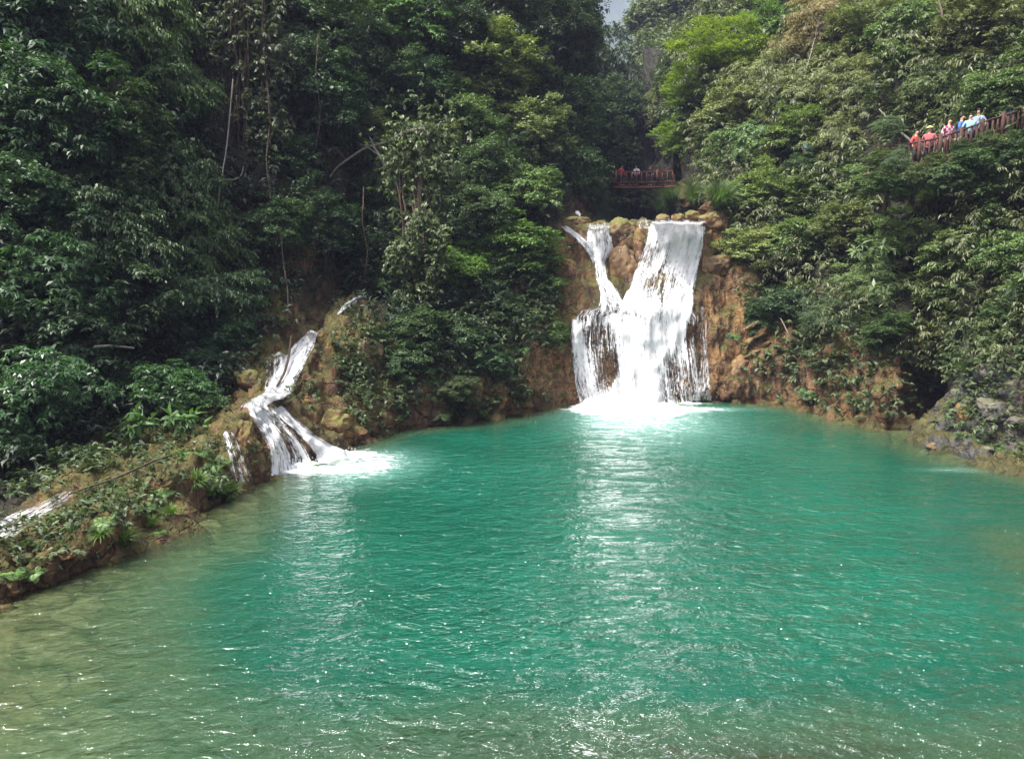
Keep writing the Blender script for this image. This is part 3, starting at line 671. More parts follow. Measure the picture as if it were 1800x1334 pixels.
me_rows = np.array([[P(x, y, 46.6 - (y - 366) * .02 - .1 * math.sin(x)) for x in (a + 3, (a + b) / 2 + 1, b - 4)] for y, a, b in rows]).reshape(-1, 3)
wlink('water_sheet', mesh_np('water_sheet', me_rows, np.array([[0, 3, 4, 1], [1, 4, 5, 2], [3, 6, 7, 4], [4, 7, 8, 5]]), M['foam']), w4)

# stream running along the left bank behind the mossy berm
def stream_mat():
    t = NT('stream_water'); geo = t.n('ShaderNodeNewGeometry'); uv = t.n('ShaderNodeUVMap', uv_map='UVMap')
    mp = t.n('ShaderNodeMapping', i={0: uv, 3: (6, 1.2, 1)})
    n = t.noise((mp, 0), 1.4, 7, 0.7, 0.9)
    c = t.ramp((n, 0), [(0.40, (0.04, 0.05, 0.05)), (0.54, (0.15, 0.19, 0.21)), (0.70, (0.60, 0.64, 0.68))])
    bp = t.n('ShaderNodeBump', i={'Strength': 0.6, 'Distance': 0.06, 'Height': (n, 0)})
    return t.surf(t.n('ShaderNodeBsdfPrincipled', i={'Base Color': c, 'Roughness': 0.15, 'Normal': bp}))
M['stream'] = stream_mat()
def ribbon(name, ctr, wid, mat, label):
    ctr = np.array(ctr, float); n = 60; tq = np.linspace(0, len(ctr) - 1, n)
    c = np.stack([np.interp(tq, np.arange(len(ctr)), ctr[:, k]) for k in range(3)], -1)
    for _ in range(60): c[1:-1] = (c[:-2] + c[2:] + c[1:-1]) / 3
    wv = np.interp(tq, np.arange(len(wid)), wid); tg = nrm(np.gradient(c, axis=0)); sdv = nrm(np.cross(tg, [0, 0, 1.]))
    u = np.linspace(-.5, .5, 9)
    V = c[:, None] + sdv[:, None] * (wv[:, None] * u)[..., None]
    L = np.concatenate([[0], np.cumsum(np.linalg.norm(np.diff(c, axis=0), axis=-1))])
    U = np.stack([u[None] * wv[:, None], L[:, None] + 0 * u[None]], -1)
    V[..., 2] += 0.05 * fbm(V * A(3, 3, 1), 1, 3, 4)
    i = (np.arange(n - 1)[:, None] * 9 + np.arange(8)[None]).ravel()
    o = link(name, mesh_np(name, V.reshape(-1, 3), np.stack([i, i + 9, i + 10, i + 1], -1), mat, True, None, U.reshape(-1, 2)))
    return tag(o, label, kind='structure')
st0 = hit(60, 900)[0]
w5 = empty('stream', tuple(st0), 'narrow blue-white stream running down behind the mossy left bank', 'stream')
drape('water_sheet', [(860, 112, 136), (874, 88, 124), (888, 58, 108), (904, 20, 84), (922, -22, 56), (944, -70, 24)], w5, seed=16, dens=1.10, off=.09, edge=.25, top=.5)
# ------------------------------------------------------------------ foliage generators
def leaves(C, D, N, ln, wd, tint, curl=0.25):
    """one four-cornered, slightly bent leaf per row"""
    Lt = nrm(np.cross(D, N)); Nn = nrm(np.cross(Lt, D))
    l = ln[:, None]; w_ = wd[:, None]
    a = C; m = C + D * l * .45
    b = m + Lt * w_ * .5 + Nn * w_ * .12; c = m - Lt * w_ * .5 + Nn * w_ * .12
    tip = C + D * l - Nn * l * curl
    V = np.stack([a, b, tip, c], 1).reshape(-1, 3)
    Fq = np.arange(len(C) * 4).reshape(-1, 4)
    return V, Fq, np.repeat(tint, 4)

def sprays(O, D, L, k, ln, wd, r, droop=.3, spread=.9, hang=.25, rosette=False, tvar=.6, upn=.9):
    """twigs at O pointing D, each with k leaves"""
    n = len(O)
    t = (np.arange(k) + r.uniform(.2, .8, (n, k))) / k
    if rosette: t = 1 - (1 - t) * 0.28
    up = A(0, 0, 1.)
    S = nrm(np.cross(D, up + r.normal(size=(n, 3)) * .35)); S2 = nrm(np.cross(D, S))
    pos = O[:, None] + D[:, None] * (L[:, None] * t)[..., None] - up * (droop * L[:, None] * t ** 2)[..., None]
    tan = nrm(D[:, None] - up * (2 * droop * t)[..., None])
    if rosette:
        an = (np.arange(k) * 2.399)[None] + r.uniform(0, 6.3, (n, 1))
        sd = S[:, None] * np.cos(an)[..., None] + S2[:, None] * np.sin(an)[..., None]
    else:
        sg = np.where(np.arange(k) % 2 == 0, 1, -1)[None, :, None]
        sd = S[:, None] * sg
    LD = nrm(tan * .55 + sd * spread - up * hang + r.normal(size=(n, k, 3)) * .22)
    NN = nrm(up * upn + r.normal(size=(n, k, 3)) * .38 + D[:, None] * .25)
    sz = r.uniform(.65, 1.25, (n, k))
    tw = r.uniform(0, 1, (n, 1))
    tint = np.clip(tw * tvar + r.uniform(0, 1, (n, k)) * (1 - tvar), 0, 1)
    return leaves(pos.reshape(-1, 3), LD.reshape(-1, 3), NN.reshape(-1, 3), (ln * sz).ravel(), (wd * sz).ravel(), tint.ravel())

SPEC = {  # clumps, twigs per clump, leaves per twig, twig length, leaf length, leaf width, droop, options
 'small':   dict(nc=66, nt=46, k=8, tl=.55, ln=.200, wd=.092, droop=.25),
 'medium':  dict(nc=60, nt=38, k=8, tl=.70, ln=.270, wd=.108, droop=.40, hang=.35),
 'big':     dict(nc=46, nt=22, k=8, tl=.60, ln=.360, wd=.135, droop=.35, hang=.45, rosette=True),
 'feather': dict(nc=54, nt=36, k=13, tl=1.0, ln=.220, wd=.048, droop=.65, hang=.5, spread=.7),
 'layer':   dict(nc=56, nt=48, k=9, tl=.60, ln=.160, wd=.075, droop=.12, flat=.35),
 'droop':   dict(nc=58, nt=36, k=11, tl=1.05, ln=.240, wd=.078, droop=.75, hang=.6, spread=.55),
}
def crown_mesh(kind, seed, R=3.0, mat='leaf_mid', shape=(1, 1, .85), cut=-.75, fill=1.0):
    r = np.random.default_rng(seed); sp = SPEC[kind]; nc = int(sp['nc'] * fill)
    g = (np.arange(nc) + .5) / nc; ph = np.arange(nc) * 2.39996 + r.uniform(0, 6)
    z = 1 - g * (1 - cut); z = np.clip(z + r.normal(size=nc) * .08, -1, 1); rr_ = np.sqrt(1 - z * z)
    U = np.stack([rr_ * np.cos(ph), rr_ * np.sin(ph), z], -1)
    lump = 1 + .45 * fbm(U + seed, 1.6, 3, seed)
    rad = R * lump * r.uniform(.35, 1.05, nc)
    C = U * rad[:, None] * np.array(shape)
    rc = R * r.uniform(.13, .30, nc)
    nt = sp['nt']; n = nc * nt
    q = nrm(r.normal(size=(n, 3))); q[:, 2] = np.where(q[:, 2] < -.25, -q[:, 2], q[:, 2])
    fl = sp.get('flat', .75)
    cc = np.repeat(C, nt, 0); rcc = np.repeat(rc, nt)
    off = q * (rcc * r.uniform(.25, 1, n) ** .5)[:, None] * A(1, 1, fl)
    O = cc + off
    D = nrm(q * .8 + nrm(cc) * .6 + A(0, 0, .25) + r.normal(size=(n, 3)) * .35)
    D[:, 2] *= (.6 if fl < .5 else 1); D = nrm(D)
    V, Fq, T = sprays(O, D, sp['tl'] * r.uniform(.5, 1.2, n), sp['k'], sp['ln'], sp['wd'], r, sp['droop'], sp.get('spread', .9), sp.get('hang', .25), sp.get('rosette', False))
    return mesh_np('foliage_' + kind, V, Fq, M[mat], False, {'tint': T})

PROTO = {}
def proto(kind, mat, v):
    key = (kind, mat, v % 3)
    if key not in PROTO:
        sh = [(1, 1, 1.0), (1.1, .9, 1.2), (.9, 1.1, .85)][v % 3]
        PROTO[key] = crown_mesh(kind, 100 + 7 * v % 3 + 31 * (v % 3) + len(PROTO), 3.0, mat, sh)
    return PROTO[key]

def trunk_mesh(base, top, r0, seed, limbs=5, R=2.0, mat='bark', lean=.3):
    r = np.random.default_rng(seed); mb = MB()
    t = np.linspace(0, 1, 9)[:, None]
    w_ = np.stack([np.interp(t[:, 0], [0, .3, .6, 1], [0, *r.normal(size=2) * lean * .5, 0]) for _ in (0, 1)] + [0 * t[:, 0]], -1)
    pts = base + (top - base) * t + w_
    mb.tube(pts, np.interp(t[:, 0], [0, .08, .6, 1], [r0 * 1.5, r0, r0 * .7, r0 * .35]), 8)
    for i in range(limbs):
        a = pts[4 + i % 4]; an = r.uniform(0, 2 * PI)
        e = top + A(math.cos(an), math.sin(an), r.uniform(-.1, .7)) * R * r.uniform(.5, .9)
        s = np.linspace(0, 1, 6)[:, None]; mid = (a + e) / 2 + A(0, 0, .2 * R) + r.normal(size=3) * .1 * R
        mb.tube((1 - s) ** 2 * a + 2 * s * (1 - s) * mid + s ** 2 * e, np.linspace(r0 * .4, r0 * .1, 6), 6)
    return mb.mesh('trunk', M[mat])

def lighten(c, k): return tuple(min(1.6, v * k) for v in c)
TREES = []
def plant(px, py, rpx, kind, mat, label, col=(1, 1, 1), rz=1.0, rx=1.0, sink=.35, Y=None, name=None, cat=None, trunk=True, group=None, dz=0):
    h, n_ = hit(px, py)
    if h is None: Y = Y or 64
    if Y is None:
        Yh = h[1]; R = rpx / F * Yh; Yc = Yh - R * sink
    else: Yc = Y
    R = rpx / F * Yc
    c = P(px, py, Yc)
    v = len(TREES); r = random.Random(v * 13 + 5)
    name = name or ('leafy_tree' if trunk else 'bush'); cat = cat or ('tree' if trunk else 'bush')
    me = proto(kind, mat, v)
    s = R / 3.0 * 1.0
    if trunk:
        tgt = c - A(0, 0, 1.25 * R); b = near_ground(tgt)
        b = b + nrm(b - c) * .25
        root = empty(name, tuple(b), label, cat, group)
        cr = link('crown', me, root, tuple(c - b), (r.uniform(-.12, .12), r.uniform(-.12, .12), r.uniform(0, 6.28)), (s * rx, s * rx, s * rz), col)
        link('trunk', trunk_mesh(A(0, 0, 0), c - b, max(.05, .055 * R), v, 5, R), root)
        o = root
    else:
        o = tag(link(name, me, None, tuple(c), (r.uniform(-.15, .15), r.uniform(-.15, .15), r.uniform(0, 6.28)), (s * rx, s * rx, s * rz), col), label, cat, group)
    TREES.append(o)
    return o

# ------------------------------------------------------------------ undergrowth over the slopes
def scatter(name, label, n, smin, smax, mat, kd, seed, thr=.0, rmin=2, rmax=9, tl=.6, col=(1, 1, 1), lift=.2, dens_scale=.5, keepf=None):
    r = np.random.default_rng(seed)
    a = G; e1 = np.linalg.norm(np.roll(a, -1, 0) - a, axis=-1); e2 = np.linalg.norm(np.diff(a, axis=1, append=a[:, -1:]), axis=-1)
    area = (e1 * e2); m = (ss >= smin) & (ss < smax) & (rr >= rmin) & (rr < rmax)
    dist = np.linalg.norm(a - CAM, axis=-1)
    wgt = area * m * smooth(-.2, .5, veg.reshape(ss.shape) - thr) / np.clip(dist, 12, None) ** 1.0
    nz = fbm(a, dens_scale, 4, seed + 3); wgt = wgt * smooth(-.35, .15, nz)
    wgt = wgt.ravel(); cdf = np.cumsum(wgt); cdf /= cdf[-1]
    i = np.searchsorted(cdf, r.uniform(0, 1, n)); i = np.clip(i, 0, len(GV) - 1)
    Pn = GV[i]; Nn = N0.reshape(-1, 3)[i]
    toward = nrm(A(1.5, 20, 5) - Pn); Nn = np.where((np.sum(Nn * toward, -1) < 0)[:, None], -Nn, Nn)
    # keep the watercourses clear of leaves
    dd = Pn - CAM; pxx = 900 + F * dd[:, 0] / (dd @ FWD); pyy = 667 - F * (dd @ UP) / (dd @ FWD)
    ok = np.ones(n, bool)
    for (x0, y0, x1, y1, w_) in ((650, 512, 590, 555, 16), (556, 580, 500, 660, 34), (500, 660, 440, 715, 36), (450, 715, 520, 815, 52), (480, 720, 615, 800, 30), (395, 750, 425, 835, 26), (0, 930, 118, 868, 22), (1120, 390, 1120, 700, 150), (1590, 748, 1662, 684, 30), (590, 760, 560, 640, 30), (1010, 700, 940, 640, 34), (1290, 690, 1270, 500, 34)):
        e = np.array([x1 - x0, y1 - y0], float); w2_ = np.stack([pxx - x0, pyy - y0], -1); tt = np.clip(w2_ @ e / (e @ e), 0, 1)
        ok &= np.linalg.norm(w2_ - tt[:, None] * e, axis=-1) > w_
    Pn = Pn[ok]; Nn = Nn[ok]; n = len(Pn)
    jit = r.normal(size=(n, 3)) * .22
    hump = np.clip(fbm(Pn, .9, 3, seed + 9) + .25, 0, 1)
    O = Pn + jit + Nn * (lift * r.uniform(0, 1, n) + hump * 1.3 * lift * 3)[:, None]
    D = nrm(Nn * .7 + A(0, 0, .55) + r.normal(size=(n, 3)) * .45)
    sp = SPEC[kd]
    sc = np.clip(np.linalg.norm(O - CAM, axis=-1) / 34, .75, 1.6)
    V, Fq, T = sprays(O, D, tl * r.uniform(.5, 1.2, n), sp['k'], sp['ln'], sp['wd'], r, sp['droop'], sp.get('spread', .9), sp.get('hang', .25), sp.get('rosette', False))
    if kd != 'big':
        k4 = np.repeat(sc, sp['k'] * 4)[:, None]; cen = np.repeat(V.reshape(-1, 4, 3)[:, 0], 4, 0); V = cen + (V - cen) * k4
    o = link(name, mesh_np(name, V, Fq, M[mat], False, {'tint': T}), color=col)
    return tag(o, label, kind='stuff')

def tussock_mesh(name, seed, n=260, L=1.2, wd=.022, spread=.9, mat='grass', seg=4):
    """arching grass blades from one root"""
    r = np.random.default_rng(seed)
    an = r.uniform(0, 2 * PI, n); le = L * r.uniform(.5, 1.1, n); out = spread * r.uniform(.15, 1, n)
    B = np.stack([np.cos(an), np.sin(an), 0 * an], -1); base_ = B * r.uniform(0, .18 * L, n)[:, None]
    t = np.linspace(0, 1, seg + 1)
    pos = base_[:, None] + B[:, None] * (out * le)[:, None, None] * t[None, :, None] ** 1.4 + A(0, 0, 1.) * (le[:, None] * (t - .75 * out[:, None] * t ** 2.4))[..., None]
    sd = np.stack([-np.sin(an), np.cos(an), 0 * an], -1)[:, None] * (wd * (1 - t[None, :] ** 2 * .95))[..., None]
    V = np.stack([pos - sd, pos + sd], 2).reshape(-1, 3)
    i = (np.arange(n)[:, None] * (seg + 1) * 2 + np.arange(seg)[None] * 2).ravel()
    Fq = np.stack([i, i + 1, i + 3, i + 2], -1)
    return mesh_np(name, V, Fq, M[mat], False, {'tint': np.repeat(r.uniform(0, 1, n), (seg + 1) * 2)})

def fern_mesh(name, seed, n=12, L=.8, mat='leaf_mid', k=22, lw=.16):
    r = np.random.default_rng(seed)
    an = np.arange(n) * 2.399 + r.uniform(0, .4, n); el = r.uniform(.3, 1.0, n)
    D = np.stack([np.cos(an) * np.cos(el), np.sin(an) * np.cos(el), np.sin(el)], -1)
    O = D * .05
    t = (np.arange(k) + .5) / k
    Lf = L * r.uniform(.6, 1.1, n)
    up = A(0, 0, 1.)
    pos = O[:, None] + D[:, None] * (Lf[:, None] * t)[..., None] - up * (.55 * Lf[:, None] * t ** 2)[..., None]
    tan = nrm(D[:, None] - up * (1.1 * t)[None, :, None]); S = nrm(np.cross(D, up))[:, None]
    sg = np.where(np.arange(k) % 2 == 0, 1, -1)[None, :, None]
    LD = nrm(tan * .45 + S * sg); w_ = lw * L * np.sin(PI * np.clip(t * .9 + .1, 0, 1)) ** .7 * 2
    ln = np.broadcast_to(w_[None], (n, k)).ravel()
    V, Fq, T = leaves(pos.reshape(-1, 3), LD.reshape(-1, 3), nrm(np.broadcast_to(up, LD.shape) + tan * .1).reshape(-1, 3), ln, np.full(n * k, L * .05), np.repeat(r.uniform(0, 1, n), k))
    return mesh_np(name, V, Fq, M[mat], False, {'tint': T})
# ------------------------------------------------------------------ undergrowth (uncountable cover)
scatter('undergrowth', 'dense dark undergrowth covering the shaded left slope', 15000, 1.0, 9.2, 'leaf_dark', 'medium', 11, rmin=4.2, rmax=8.6, tl=.7, col=(.45, .5, .48))  # leaf colour darkened to stand in for shade in gaps and hollows
scatter('undergrowth', 'leafy undergrowth over the rocky slope between the cascade and the big fall', 14000, 8.6, 13.3, 'leaf_dark', 'small', 12, rmin=3.2, rmax=9, tl=.6, col=(.65, .7, .65))  # colour lowered here too, so gaps between crowns look shaded
scatter('undergrowth', 'grey-green undergrowth matting the right slope', 21000, 19.0, 28.6, 'leaf_mid', 'small', 13, rmin=3.6, rmax=9, tl=.65, col=(.85, .85, .75))
scatter('undergrowth', 'mixed thicket of wispy stems on the right slope', 9000, 19.6, 28.6, 'leaf_olive', 'feather', 14, rmin=3.8, rmax=9, tl=1.0, col=(1.1, 1.1, 1.0), lift=.5)
scatter('ivy', 'small-leaved creepers hugging the lower rock banks', 2600, 8.4, 12.8, 'leaf_mid', 'small', 15, thr=-.25, rmin=2.0, rmax=4.6, tl=.30, lift=.05, dens_scale=1.1)
scatter('ivy', 'small-leaved creepers hugging the right-hand rock bank', 2600, 19.6, 28.0, 'leaf_mid', 'small', 25, thr=-.45, rmin=2.0, rmax=4.6, tl=.30, lift=.05, dens_scale=1.1)
scatter('ivy', 'low creeping leaves dotting the mossy left bank', 1500, 2.0, 7.2, 'leaf_mid', 'small', 35, thr=-.6, rmin=2.0, rmax=4.4, tl=.18, lift=.03, dens_scale=1.6)
scatter('undergrowth', 'dim foliage lining the narrow ravine behind the falls', 7000, 13.0, 19.4, 'leaf_mid', 'small', 16, thr=-.3, rmin=7.2, rmax=9.4, tl=.8, col=(.5, .55, .5))  # ravine dimness painted by the low leaf colour

LD_ = 'leaf_dark'; LM = 'leaf_mid'; LO = 'leaf_olive'; LL = 'leaf_lime'; LG = 'leaf_glossy'; LY = 'leaf_dry'
T = [
 # px, py, r, kind, mat, rz, colour (dim crowns have shade mixed in), label
 (50, 60, 135, 'medium', LD_, 1, (.75, 1, 1.0), 'very dark blue-green tree filling the top left corner'),
 (215, 60, 105, 'droop', LM, 1.1, (.75, .95, .5), 'yellow-green drooping tree overhanging at the top left'),
 (300, 150, 70, 'droop', LM, .9, (.8, 1.0, .6), 'brighter drooping bough tip below the top left tree'),
 (70, 215, 115, 'medium', LD_, 1, (.8, 1, .9), 'dark tree at the left edge under the corner tree'),
 (190, 265, 100, 'medium', LD_, .9, (1.1, 1.1, .95), 'mid-green tree with a rounded shoulder on the left slope'),
 (300, 330, 85, 'droop', LD_, 1, (1.1, 1.15, .8), 'feathery tree whose edge meets the dark hollow, left slope'),
 (40, 370, 105, 'small', LD_, 1, (.9, 1.1, 1.1), 'dense blue-green bush tree at the left edge, halfway up'),
 (170, 415, 100, 'droop', LD_, .9, (1.0, 1.05, .9), 'drooping tree with layered boughs in the middle of the left mass'),
 (350, 430, 70, 'droop', LM, 1, (.75, .9, .65), 'fresh green hanging boughs left of the long bare liana'),
 (60, 510, 105, 'big', LD_, .9, (.9, 1.15, 1.1), 'broad-leaved tree at the left edge above the hollow'),
 (215, 530, 95, 'medium', LD_, .9, (.8, .85, .8), 'dark tree with greyish leaves low in the left mass'),
 (370, 520, 82, 'droop', LD_, .8, (1.2, 1.3, 1.2), 'pale-tipped drooping bough pointing toward the small cascade'),
 (395, 590, 55, 'medium', LG, .8, (1.1, 1.2, 1.0), 'glossy bough just left of the small cascade'),
 (120, 620, 85, 'big', LD_, .8, (.8, .9, .9), 'dim broad-leaved shrub over the dark left hollow'),
 (505, 130, 70, 'small', LD_, 1.2, (.8, .85, .9), 'dark slender tree behind the liana-draped trunk'),
 (580, 60, 80, 'small', LD_, 1, (1.0, 1.0, 1.0), 'small-leaved dark tree at the top, right of the liana trunk'),
 (560, 190, 72, 'medium', LD_, 1, (.8, .9, .9), 'shaded tree between the liana trunk and the pale bare branches'),
 (500, 290, 60, 'small', LD_, 1, (1.0, 1.05, .9), 'loose tree beside the foot of the liana-draped trunk'),
 (490, 400, 58, 'small', LD_, .9, (1.2, 1.25, 1.2), 'grey-green leaf cluster above the dark gully'),
 (570, 400, 65, 'small', LD_, 1, (.6, .7, .7), 'nearly black shaded tree under the bare pale branches'),
 (640, 60, 75, 'small', LM, .9, (.8, .95, .8), 'mid-green tree at the top, left of centre'),
 (725, 50, 80, 'medium', LM, .8, (.75, 1.05, .75), 'fresh green tree with flat boughs at the top centre-left'),
 (650, 160, 75, 'small', LD_, 1, (1.2, 1.15, 1.1), 'greyish tree above the one with bare pale branches'),
 (745, 160, 70, 'small', LD_, .9, (1.05, 1.2, 1.2), 'blue-green tree between the grey tree and the tall olive crown'),
 (800, 60, 70, 'small', LD_, 1, (.6, .62, .6), 'blackish tree in shade behind the tall olive crown'),
 (880, 40, 85, 'small', LD_, 1, (.65, .62, .65), 'dusky brown-green tree at the top centre'),
 (975, 50, 75, 'small', LD_, 1, (.75, .72, .75), 'dark tree at the top, left of the sky gap'),
 (1005, 85, 50, 'small', LO, 1, (.65, .75, .8), 'paler tree at the edge of the sky gap'),
 (1040, 140, 68, 'droop', LD_, 1, (.85, .85, .9), 'dark arching tree with a black hollow beside the ravine'),
 (1085, 195, 48, 'small', LM, 1, (.7, .8, .8), 'tree leaning over the ravine above the red-brown bridge'),
 (1000, 200, 62, 'small', LD_, 1, (1.0, 1.05, 1.0), 'rounded dark tree right of the tall olive crown'),
 (1050, 265, 58, 'medium', LM, 1, (.75, .9, .75), 'green tree left of the bridge'),
 (1000, 300, 60, 'medium', LD_, 1, (1.2, 1.25, 1.0), 'bushy tree above the boulders left of the falls'),
 (1035, 335, 40, 'small', LM, .8, (.8, .9, .8), 'low shrubby tree over the tiny back spill'),
 (870, 135, 88, 'small', LO, .8, (.85, 1.0, .8), 'tall olive-crowned tree, the brightest above the middle bank'),
 (810, 215, 62, 'small', LM, .9, (.9, 1.0, .85), 'left shoulder crown below the tall olive crown'),
 (930, 230, 62, 'small', LO, .9, (.75, .9, .8), 'right shoulder crown below the tall olive crown'),
 (870, 300, 58, 'small', LD_, 1, (1.2, 1.2, 1.0), 'mid-height tree in the middle of the central green mass'),
 (925, 340, 62, 'medium', LM, .8, (.8, .95, .7), 'rounded green tree left of the falls at lip height'),
 (840, 375, 62, 'medium', LD_, .8, (1.4, 1.4, 1.1), 'layered green tree right of the vine-clad trunk'),
 (900, 445, 75, 'medium', LM, .75, (.85, 1.05, .65), 'bright leafy tree hanging beside the ochre cliff left of the falls'),
 (800, 470, 60, 'medium', LL, .8, (.50, .68, .55), 'lime-tinted young tree right of the vine-clad trunk foot'),
 (950, 505, 42, 'small', LM, .8, (.8, .95, .75), 'small rounded tree against the ochre cliff'),
 (640, 235, 62, 'small', LO, .8, (.72, .9, .8), 'grey-green tree with bare pale branches sticking out'),
 (745, 245, 58, 'small', LO, .7, (.8, .85, .8), 'twiggy olive crown on top of the vine-clad trunk'),
 (770, 330, 42, 'droop', LD_, 1.2, (1.1, 1.1, .9), 'curtain of hanging leaves on the right of the vine-clad trunk'),
 (680, 330, 45, 'droop', LD_, 1.3, (1.0, 1.0, .9), 'curtain of hanging leaves on the left of the vine-clad trunk'),
 # right
 (1275, 100, 72, 'layer', LL, .75, (.95, 1.0, .8), 'bright lime feathery tree high on the right slope'),
 (1218, 165, 48, 'layer', LL, .8, (.85, .95, .8), 'smaller lime tree below the large lime tree'),
 (1205, 248, 42, 'small', LL, .9, (.8, .95, .9), 'round yellow-green shrub tree right of the bridge'),
 (1165, 190, 40, 'small', LO, 1.1, (.8, .9, .8), 'pale olive tree over the right end of the bridge'),
 (1290, 200, 55, 'small', LO, .9, (.85, 1.0, .85), 'yellow-olive tree under the large lime tree'),
 (1350, 60, 55, 'small', LM, 1, (.95, 1.25, .95), 'vivid green tree right of the large lime tree'),
 (1350, 150, 55, 'feather', LO, 1, (.85, 1.0, .8), 'wispy olive tree between the lime tree and the dry thicket'),
 (1320, 262, 52, 'droop', LD_, .8, (1.3, 1.5, 1.2), 'dark palm-like drooping tree beneath the lime trees'),
 (1440, 60, 68, 'feather', LY, .9, (.75, .8, .8), 'dry brown twiggy tree at the top right of centre'),
 (1430, 160, 62, 'feather', LO, .9, (.85, .95, .95), 'grey-green feathery tree under the dry twiggy tree'),
 (1530, 60, 68, 'small', LO, .9, (.7, .85, .8), 'muted olive tree at the top right'),
 (1520, 160, 62, 'feather', LO, .9, (.8, .95, .85), 'feathery tree crossed by the leaning bare trunk'),
 (1620, 60, 75, 'medium', LM, .9, (.7, .85, .75), 'green tree at the top right beside the thin bare stems'),
 (1720, 60, 80, 'small', LO, .9, (.55, .62, .6), 'dull dark tree in the top right corner'),
 (1775, 170, 65, 'medium', LM, .8, (.75, .9, .9), 'tree at the right edge above the walkway visitors'),
 (1655, 150, 60, 'feather', LM, .8, (.9, 1.0, .95), 'soft green tree directly above the walkway'),
 (1400, 240, 52, 'small', LM, .9, (.95, 1.1, .8), 'leafy tree left of the walkway, under the feathery trees'),
 (1480, 245, 50, 'feather', LO, .8, (.8, .9, .8), 'straw-tinted feathery shrub tree left of the walkway fence'),
 (1340, 350, 62, 'small', LM, .9, (1.05, 1.15, .9), 'dense creeper-clad tree right of the falls lip'),
 (1320, 440, 58, 'small', LO, .7, (.95, 1.15, .9), 'pale green cascading shrub beside the right ochre cliff'),
 (1415, 350, 52, 'small', LM, .9, (.8, .9, .75), 'shaded tree in the middle of the right slope'),
 (1400, 430, 60, 'medium', LM, .8, (.95, 1.1, .95), 'grey-leaved shrub tree above the right bank'),
 (1490, 400, 58, 'small', LO, .8, (.62, .75, .7), 'brown-green thicket tree mid right slope'),
 (1545, 320, 48, 'medium', LM, .8, (.75, .95, .75), 'green bushy tree just below the walkway fence'),
 (1655, 345, 44, 'layer', LL, .7, (.80, .95, .7), 'bright yellow-green sapling below the walkway visitors'),
 (1590, 420, 60, 'small', LM, .8, (.85, 1.0, .95), 'blue-green bush tree below the leaning bare trunk'),
 (1700, 440, 62, 'medium', LM, .8, (.9, 1.0, 1.0), 'broad grey-green tree right of the yellow-green sapling'),
 (1780, 330, 60, 'small', LM, .8, (.65, .8, .75), 'dark tree at the right edge below the walkway'),
 (1785, 450, 55, 'medium', LD_, .8, (1.5, 1.6, 1.4), 'leafy tree at the right edge, halfway down'),
 (1540, 500, 58, 'feather', LM, .7, (.95, 1.1, 1.0), 'feathery shrub tree over the right bank centre'),
 (1655, 510, 55, 'small', LM, .7, (.95, 1.05, .9), 'bushy tree above the dry hanging grass'),
]
for (px, py, rp, kd, mt, rz, cl, lb) in T:
    k = ((1.3, 1.2, 1.1) if mt == LL else (1.85, 1.62, 1.35)) if px > 1150 else ({LO: (1.95, 1.8, 1.55), LM: (1.6, 1.55, 1.35), LL: (1.3, 1.3, 1.2)}[mt] if 600 < px < 1000 and mt in (LM, LO, LL) else (1.1, 1.1, 1.02))  # slope light put into colour: crowns lifted right and centre, low on the left
    plant(px, py, rp, kd, mt, lb, tuple(a * b for a, b in zip(cl, k)), rz)
